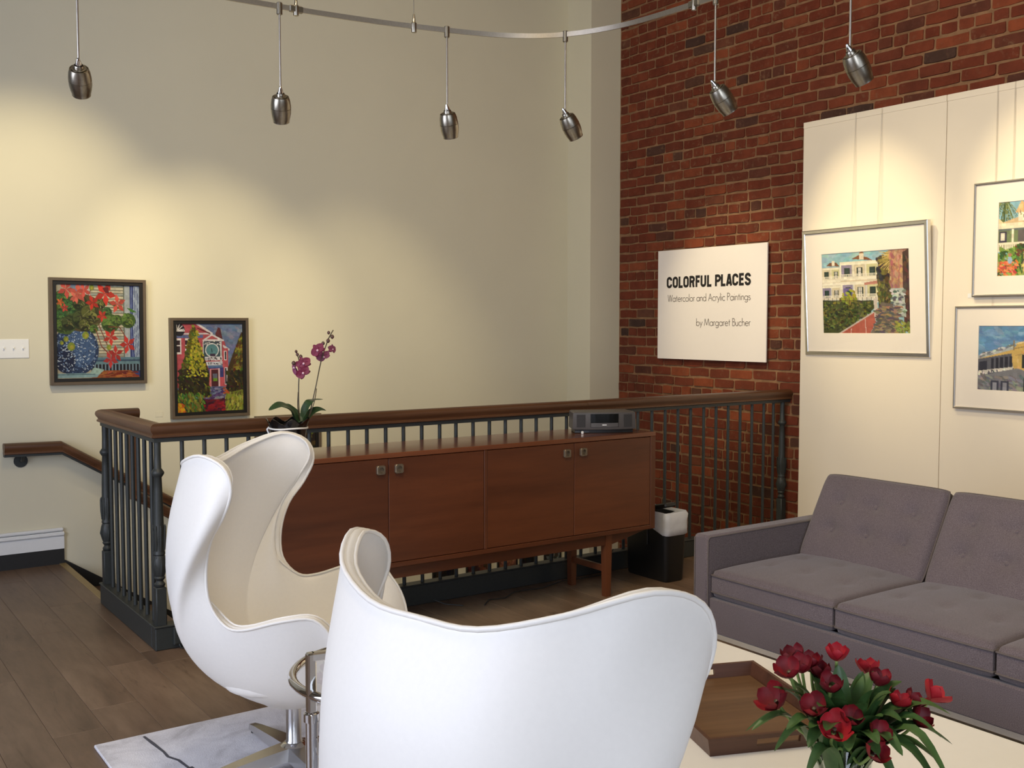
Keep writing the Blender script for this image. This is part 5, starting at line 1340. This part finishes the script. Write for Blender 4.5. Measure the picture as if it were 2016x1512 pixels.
canvas_picture('framed painting of a pink house between pointed trees, next to the orchid', 2.428, 1.247, .548, .690, paint_pink_house(), math.radians(-.1))
canvas_picture('dark framed painting half hidden behind the handrail and the orchid pot', 3.0, .60, .50, .58, paint_dark_flowers(21))
LOW = [('small dark framed picture low on the stair wall, first from the white chair', 4.32, -.52, .20, .30, paint_abstract(31, [(28, 24, 24), (50, 40, 36), (20, 18, 20)])), ('red brown textured picture low on the stair wall under the sideboard', 4.66, -.52, .24, .30, paint_abstract(32, [(84, 50, 44), (60, 36, 34), (110, 66, 56)])), ('terracotta and white striped picture low on the stair wall', 4.95, -.54, .20, .30, paint_abstract(33, [(150, 96, 70), (176, 120, 88), (120, 76, 60)])), ('narrow black picture low on the stair wall, beside the striped one', 5.16, -.50, .14, .30, paint_abstract(34, [(24, 22, 22), (36, 32, 32)])), ('grey city picture low on the stair wall near the wall corner', 5.43, -.46, .18, .28, paint_abstract(35, [(60, 60, 62), (90, 90, 92), (36, 36, 40), (130, 130, 130)]))]
for lb, x, z, w_, h_, cv in LOW:
    t = thing('small_picture', lb, 'picture', (x, YB - .002, z), 0, 'small pictures low on the stair wall'); ring_frame(w_, h_, .012, -.02, 0, .001).build('frame', 'frame_in', t); cv.mesh('canvas', w_ - .022, h_ - .022, t, -.012)

# gallery panels on the brick wall
PX = 5.868
m_ = None
for k, (y1, y0, lb) in enumerate(((4.842, 3.754, 'white display panel next to the bare bricks, holding the silver framed watercolor'), (3.750, 2.53, 'white display panel holding two pale framed watercolors one above the other'), (2.526, 1.31, 'plain white display panel behind the near end of the sofa'))):
    t = thing('display_panel', lb, 'wall panel', (PX, (y0 + y1) / 2, 0), 0, 'white display panels')
    bx('panel_board', (0, -(y1 - y0) / 2, .06), (.019, (y1 - y0) / 2, 2.943), 'panel', t, .0015)
    bx('top_rail', (-.004, -(y1 - y0) / 2 + .001, 2.905), (.019, (y1 - y0) / 2 - .001, 2.9445), 'panel', t, .001)
    for yy in (-.4, .4): bx('batten', (.0192, yy - .02, .1), (.0399, yy + .02, 2.9), 'trim', t)
def mat_picture(label, name, yc, zc, w, h, fw, fmat, win, cv, tilt=0.0, roll=0.0, dep=.03, cords=(), x=None, depth_off=0.0):
    """framed watercolour on the panels: faces -x; win = (left, top, right, bottom) of the mat opening in frame fractions"""
    t = thing('framed_watercolor', label, 'painting', (PX - .006 if x is None else x, yc, zc), 0, 'framed watercolors on the panels')
    t.rotation_euler = (tilt, roll, -PI / 2)
    ring_frame(w, h, fw, -dep, 0, min(.004, fw * .3)).build('frame', fmat, t, 30)
    a, b, c_, d = (-w / 2 + win[0] * w, h / 2 - win[1] * h, -w / 2 + win[2] * w, h / 2 - win[3] * h)
    m = MB(); o = [(-w / 2 + fw * .6, -h / 2 + fw * .6), (w / 2 - fw * .6, -h / 2 + fw * .6), (w / 2 - fw * .6, h / 2 - fw * .6), (-w / 2 + fw * .6, h / 2 - fw * .6)]; i = [(a, d), (c_, d), (c_, b), (a, b)]; i2 = [(a + .002, d + .002), (c_ - .002, d + .002), (c_ - .002, b - .002), (a + .002, b - .002)]
    yf = -dep + .010
    m.loft([[(p, yf, q) for p, q in o], [(p, yf, q) for p, q in i], [(p, yf + .003, q) for p, q in i2]], True, False); m.build('mat', 'mat', t)
    cv.dim = .92; cv.mesh('watercolor', c_ - a + .006, b - d + .006, t, yf + .004, a - .003, b + .003)
    MB().box((0, yf + .010, 0), (w - fw, .006, h - fw)).build('backing', 'mat', t)
    MB().box((0, -dep + .0055, 0), (w - fw * 1.3, .002, h - fw * 1.3)).build('glazing', 'glass', t)
    for cx in cords:
        for o_ in (0, .006):
            R = Euler(t.rotation_euler).to_matrix(); p0 = Vector((cx + o_, -.004, h / 2 - .03)); wp = R @ p0 + t.location
            wt = Vector((PX - .006, wp.y + .002, 2.943)); p1 = R.transposed() @ (wt - t.location)
            MB().cyl(tuple(p0), tuple(p1), .0008, 6).build('hanging_cord', 'cord', t)
    return t
mat_picture('silver framed watercolor of a white house with verandas, tilted forward on white panel', 'a', 4.306, 1.766, .966, .855, .026, 'frame_s', (.158, .195, .855, .825), paint_verandas(), math.radians(3.7), math.radians(-.25), .036, (-.10, .10))
mat_picture('pale framed watercolor of a turreted house with a porch, above the yellow house', 'b', 3.085, 2.046, .92, .672, .013, 'frame_p', (.165, .185, .83, .825), paint_turret(), 0, 0, .026, (.24, -.235))
mat_picture('pale framed watercolor of a yellow house under blue sky, below the turreted house', 'c', 3.19, 1.347, .92, .620, .013, 'frame_p', (.165, .19, .83, .805), paint_yellow_house(), 0, 0, .026, (.24, -.235))
o = bx('title_card', (PX - .002, 3.545, 1.707), (PX - .0003, 3.585, 1.733), 'white', None); tag(o, 'tiny white title card at the lower corner of the turreted house watercolor', 'card')
o = bx('title_card', (2.055, YB - .0022, .92), (2.105, YB - .0003, .955), 'white', None); o.data.materials[0] = M['wall']; tag(o, 'tiny pale title card on the wall beside the pink house painting', 'card')

# ------------------------------------------------------------------ lettering
def arc(cx, cy, rx, ry, a0, a1, n=12): return [(cx + rx * math.cos(math.radians(a0 + (a1 - a0) * k / n)), cy + ry * math.sin(math.radians(a0 + (a1 - a0) * k / n))) for k in range(n + 1)]
OO = arc(.3, .7, .2, .2, 0, 180) + arc(.3, .3, .2, .2, 180, 360); OO.append(OO[0])
BOLD = {
 'C': ([arc(.3, .7, .2, .2, -10, 180) + arc(.3, .3, .2, .2, 180, 370)], .66), 'O': ([OO], .66),
 'L': ([[(.1, 1), (.1, 0)], [(.0, .09), (.46, .09)]], .52), 'R': ([[(.1, 0), (.1, 1)], [(.1, .9)] + arc(.28, .7, .21, .2, 90, -90) + [(.1, .5)], [(.34, .52), (.40, .40), (.42, .2), (.47, 0)]], .66),
 'F': ([[(.1, 0), (.1, 1)], [(.0, .91), (.46, .91)], [(.1, .5), (.42, .5)]], .53), 'U': ([[(.1, 1)] + arc(.3, .3, .2, .2, 180, 360) + [(.5, 1)]], .68),
 'P': ([[(.1, 0), (.1, 1)], [(.1, .9)] + arc(.29, .68, .21, .22, 90, -90) + [(.1, .46)]], .60), 'A': ([[(.09, 0), (.27, .98)], [(.51, 0), (.33, .98)], [(.15, .26), (.45, .26)], [(.205, .9), (.395, .9)]], .61),
 'E': ([[(.1, 0), (.1, 1)], [(.0, .91), (.47, .91)], [(.1, .52), (.43, .52)], [(.0, .09), (.47, .09)]], .56), 'S': ([arc(.29, .72, .19, .19, -5, 235) + [(.36, .46)] + arc(.29, .28, .2, .2, 45, -185)], .62), ' ': ([], .30)}
x_ = .57; o_ = .28
def circ(cx): return arc(cx, o_, o_, o_, 0, 360, 24)
LIGHT = {
 'W': ([[(0, 1), (.24, 0), (.46, 1), (.68, 0), (.92, 1)]], 1.0), 'a': ([circ(.30), [(.58, 0), (.58, x_)]], .70), 't': ([[(.14, .85), (.14, 0)], [(0, x_), (.28, x_)]], .36), 'e': ([[(.03, .30), (.55, .30)], arc(.30, o_, .27, o_, 5, 320, 22)], .66),
 'r': ([[(.05, 0), (.05, x_)], arc(.20, .40, .15, .16, 180, 60, 8)], .34), 'c': ([arc(.30, o_, .28, o_, 45, 315, 18)], .58), 'o': ([circ(.30)], .68), 'l': ([[(.05, 0), (.05, 1.06)]], .20), 'n': ([[(.05, 0), (.05, x_)], [(.05, .3)] + arc(.24, .36, .19, .20, 180, 0, 12) + [(.43, 0)]], .56),
 'd': ([circ(.30), [(.58, 0), (.58, 1.06)]], .72), 'A': ([[(0, 0), (.35, 1), (.70, 0)], [(.13, .36), (.57, .36)]], .78), 'y': ([[(.0, x_), (.24, .04)], [(.48, x_), (.10, -.28)]], .54), 'i': ([[(.05, 0), (.05, x_)], [(.05, .78), (.05, .84)]], .20), 'P': ([[(.05, 0), (.05, 1), (.24, 1)] + arc(.24, .76, .24, .24, 90, -90, 12) + [(.05, .52)]], .58),
 'g': ([circ(.30), [(.58, x_), (.58, -.04)] + arc(.32, -.06, .26, .22, 0, -150, 12)], .72), 's': ([arc(.18, .42, .14, .14, 30, 240, 10) + arc(.18, .15, .15, .15, 70, -160, 10)], .42), 'b': ([[(.05, 0), (.05, 1.06)], circ(.33)], .70), 'M': ([[(0, 0), (.14, 1), (.46, .08), (.78, 1), (.92, 0)]], 1.04),
 'B': ([[(.05, 0), (.05, 1), (.22, 1)] + arc(.22, .77, .2, .23, 90, -90, 10) + [(.05, .54)], [(.22, .54)] + arc(.24, .27, .24, .27, 90, -90, 10) + [(.05, 0)]], .58), 'u': ([[(.05, x_)] + arc(.24, .2, .19, .2, 180, 360, 12) + [(.43, x_)], [(.43, x_), (.43, 0)]], .56), 'h': ([[(.05, 0), (.05, 1.06)], [(.05, .3)] + arc(.24, .36, .19, .20, 180, 0, 12) + [(.43, 0)]], .56), ' ': ([], .32)}
def lettering(text, font, x0, x1, z0, cap, stroke, mat, parent, y, name='lettering'):
    tot = sum(font[c][1] for c in text); last = font[text[-1]][1]; sx = (x1 - x0) / (tot - .08)
    m = MB(); x = x0; nz = [0]
    def split(pl):
        out, cur = [], [pl[0]]
        for i in range(1, len(pl) - 1):
            cur.append(pl[i]); a = np.subtract(pl[i], pl[i - 1]); b = np.subtract(pl[i + 1], pl[i])
            if a @ b < -.1 * np.linalg.norm(a) * np.linalg.norm(b): out.append(cur); cur = [pl[i]]
        cur.append(pl[-1]); return out + [cur]
    for ch in text:
        st_, adv = font[ch]
        for pl in [q for p in st_ for q in split(p)]:
            P = [np.array((x + px * sx, z0 + pz * cap)) for px, pz in pl]; P = [p for q, p in enumerate(P) if q == 0 or np.linalg.norm(p - P[q - 1]) > 1e-6]; n = len(P); cl = np.linalg.norm(P[0] - P[-1]) < 1e-6; A = []; B = []
            for i in range(n):
                a = P[i - 1] if i > 0 else (P[-2] if cl else None); b = P[i + 1] if i < n - 1 else (P[1] if cl else None)
                d0 = (P[i] - a) / np.linalg.norm(P[i] - a) if a is not None else None; d1 = (b - P[i]) / np.linalg.norm(b - P[i]) if b is not None else None
                d0 = d1 if d0 is None else d0; d1 = d0 if d1 is None else d1
                n0 = np.array([-d0[1], d0[0]]); n1 = np.array([-d1[1], d1[0]]); bb = n0 + n1; bb /= np.linalg.norm(bb) + 1e-9; k = min(2.2, 1 / max(.3, bb @ n0))
                A.append(P[i] + bb * k * stroke / 2); B.append(P[i] - bb * k * stroke / 2)
            nz[0] += 1; yy = y - .00003 * (nz[0] % 5)
            m.loft([[(q[0], yy, q[1]) for q in A], [(q[0], yy, q[1]) for q in B]], False, False)
        x += adv * sx
    return m.build(name, mat, parent, recalc=False)
SXs = 5.872
sg = thing('title_sign', 'white exhibition sign with black and grey lettering on the brick wall', 'sign', (SXs, 5.733, 1.705), -PI / 2)
SW, SH = 1.150, .872
MB().box((0, .006, 0), (SW, .012, SH), .0012).build('board', 'board', sg)
for yy in (-.4, .4): MB().box((yy, .024, 0), (.05, .024, .6)).build('standoff', 'frame_in', sg)
def sy(Y): return -(Y - 5.733) * 1.002
lettering('COLORFUL PLACES', BOLD, sy(6.203), sy(5.316), 1.838 - 1.705, .089, .0205, 'ink', sg, -.0008)
lettering('Watercolor and Acrylic Paintings', LIGHT, sy(6.188), sy(5.314), 1.728 - 1.705, .055, .0046, 'ink2', sg, -.0008)
lettering('by Margaret Bucher', LIGHT, sy(5.868), sy(5.311), 1.536 - 1.705, .055, .0046, 'ink2', sg, -.0008)

# ------------------------------------------------------------------ light switch, curb outlet
sw = thing('light_switch', 'white three-toggle light switch plate on the stair wall', 'light switch', (1.165, YB, 1.395))
MB().box((0, -.003, 0), (.225, .006, .121), .003).build('plate', 'white', sw, 30)
for x in (-.046 * 1.2, 0.0 + .0, .046 * 1.2):
    MB().box((x + .02, -.0065, .0), (.010, .001, .024)).build('slot', 'trim', sw)
    R = Matrix.Rotation(math.radians(25), 3, 'X'); MB().box((x + .02, -.012, .004), (.007, .014, .009), .001, R).build('toggle', 'toggle', sw)
    for z in (-.032, .032): MB().tube([(x + .02, -.0058, z), (x + .02, -.007, z)], .0022, 8).build('screw', 'trim', sw)
ob = thing('outlet_box', 'small grey outlet box with cord at the foot of the corner newel post', 'outlet', (1.505, 4.940, .065))
MB().box((0, -.012, 0), (.05, .022, .085), .003).build('box_body', 'iron', ob, 30)
MB().box((0, -.024, 0), (.040, .003, .072), .001).build('cover', 'iron', ob)
MB().tube([(0, -.02, -.04), (.005, -.03, -.058), (.03, -.03, -.0615), (.2, -.01, -.0615), (.5, -.03, -.0615)], .003, 6).build('cable', 'iron', ob, 60)
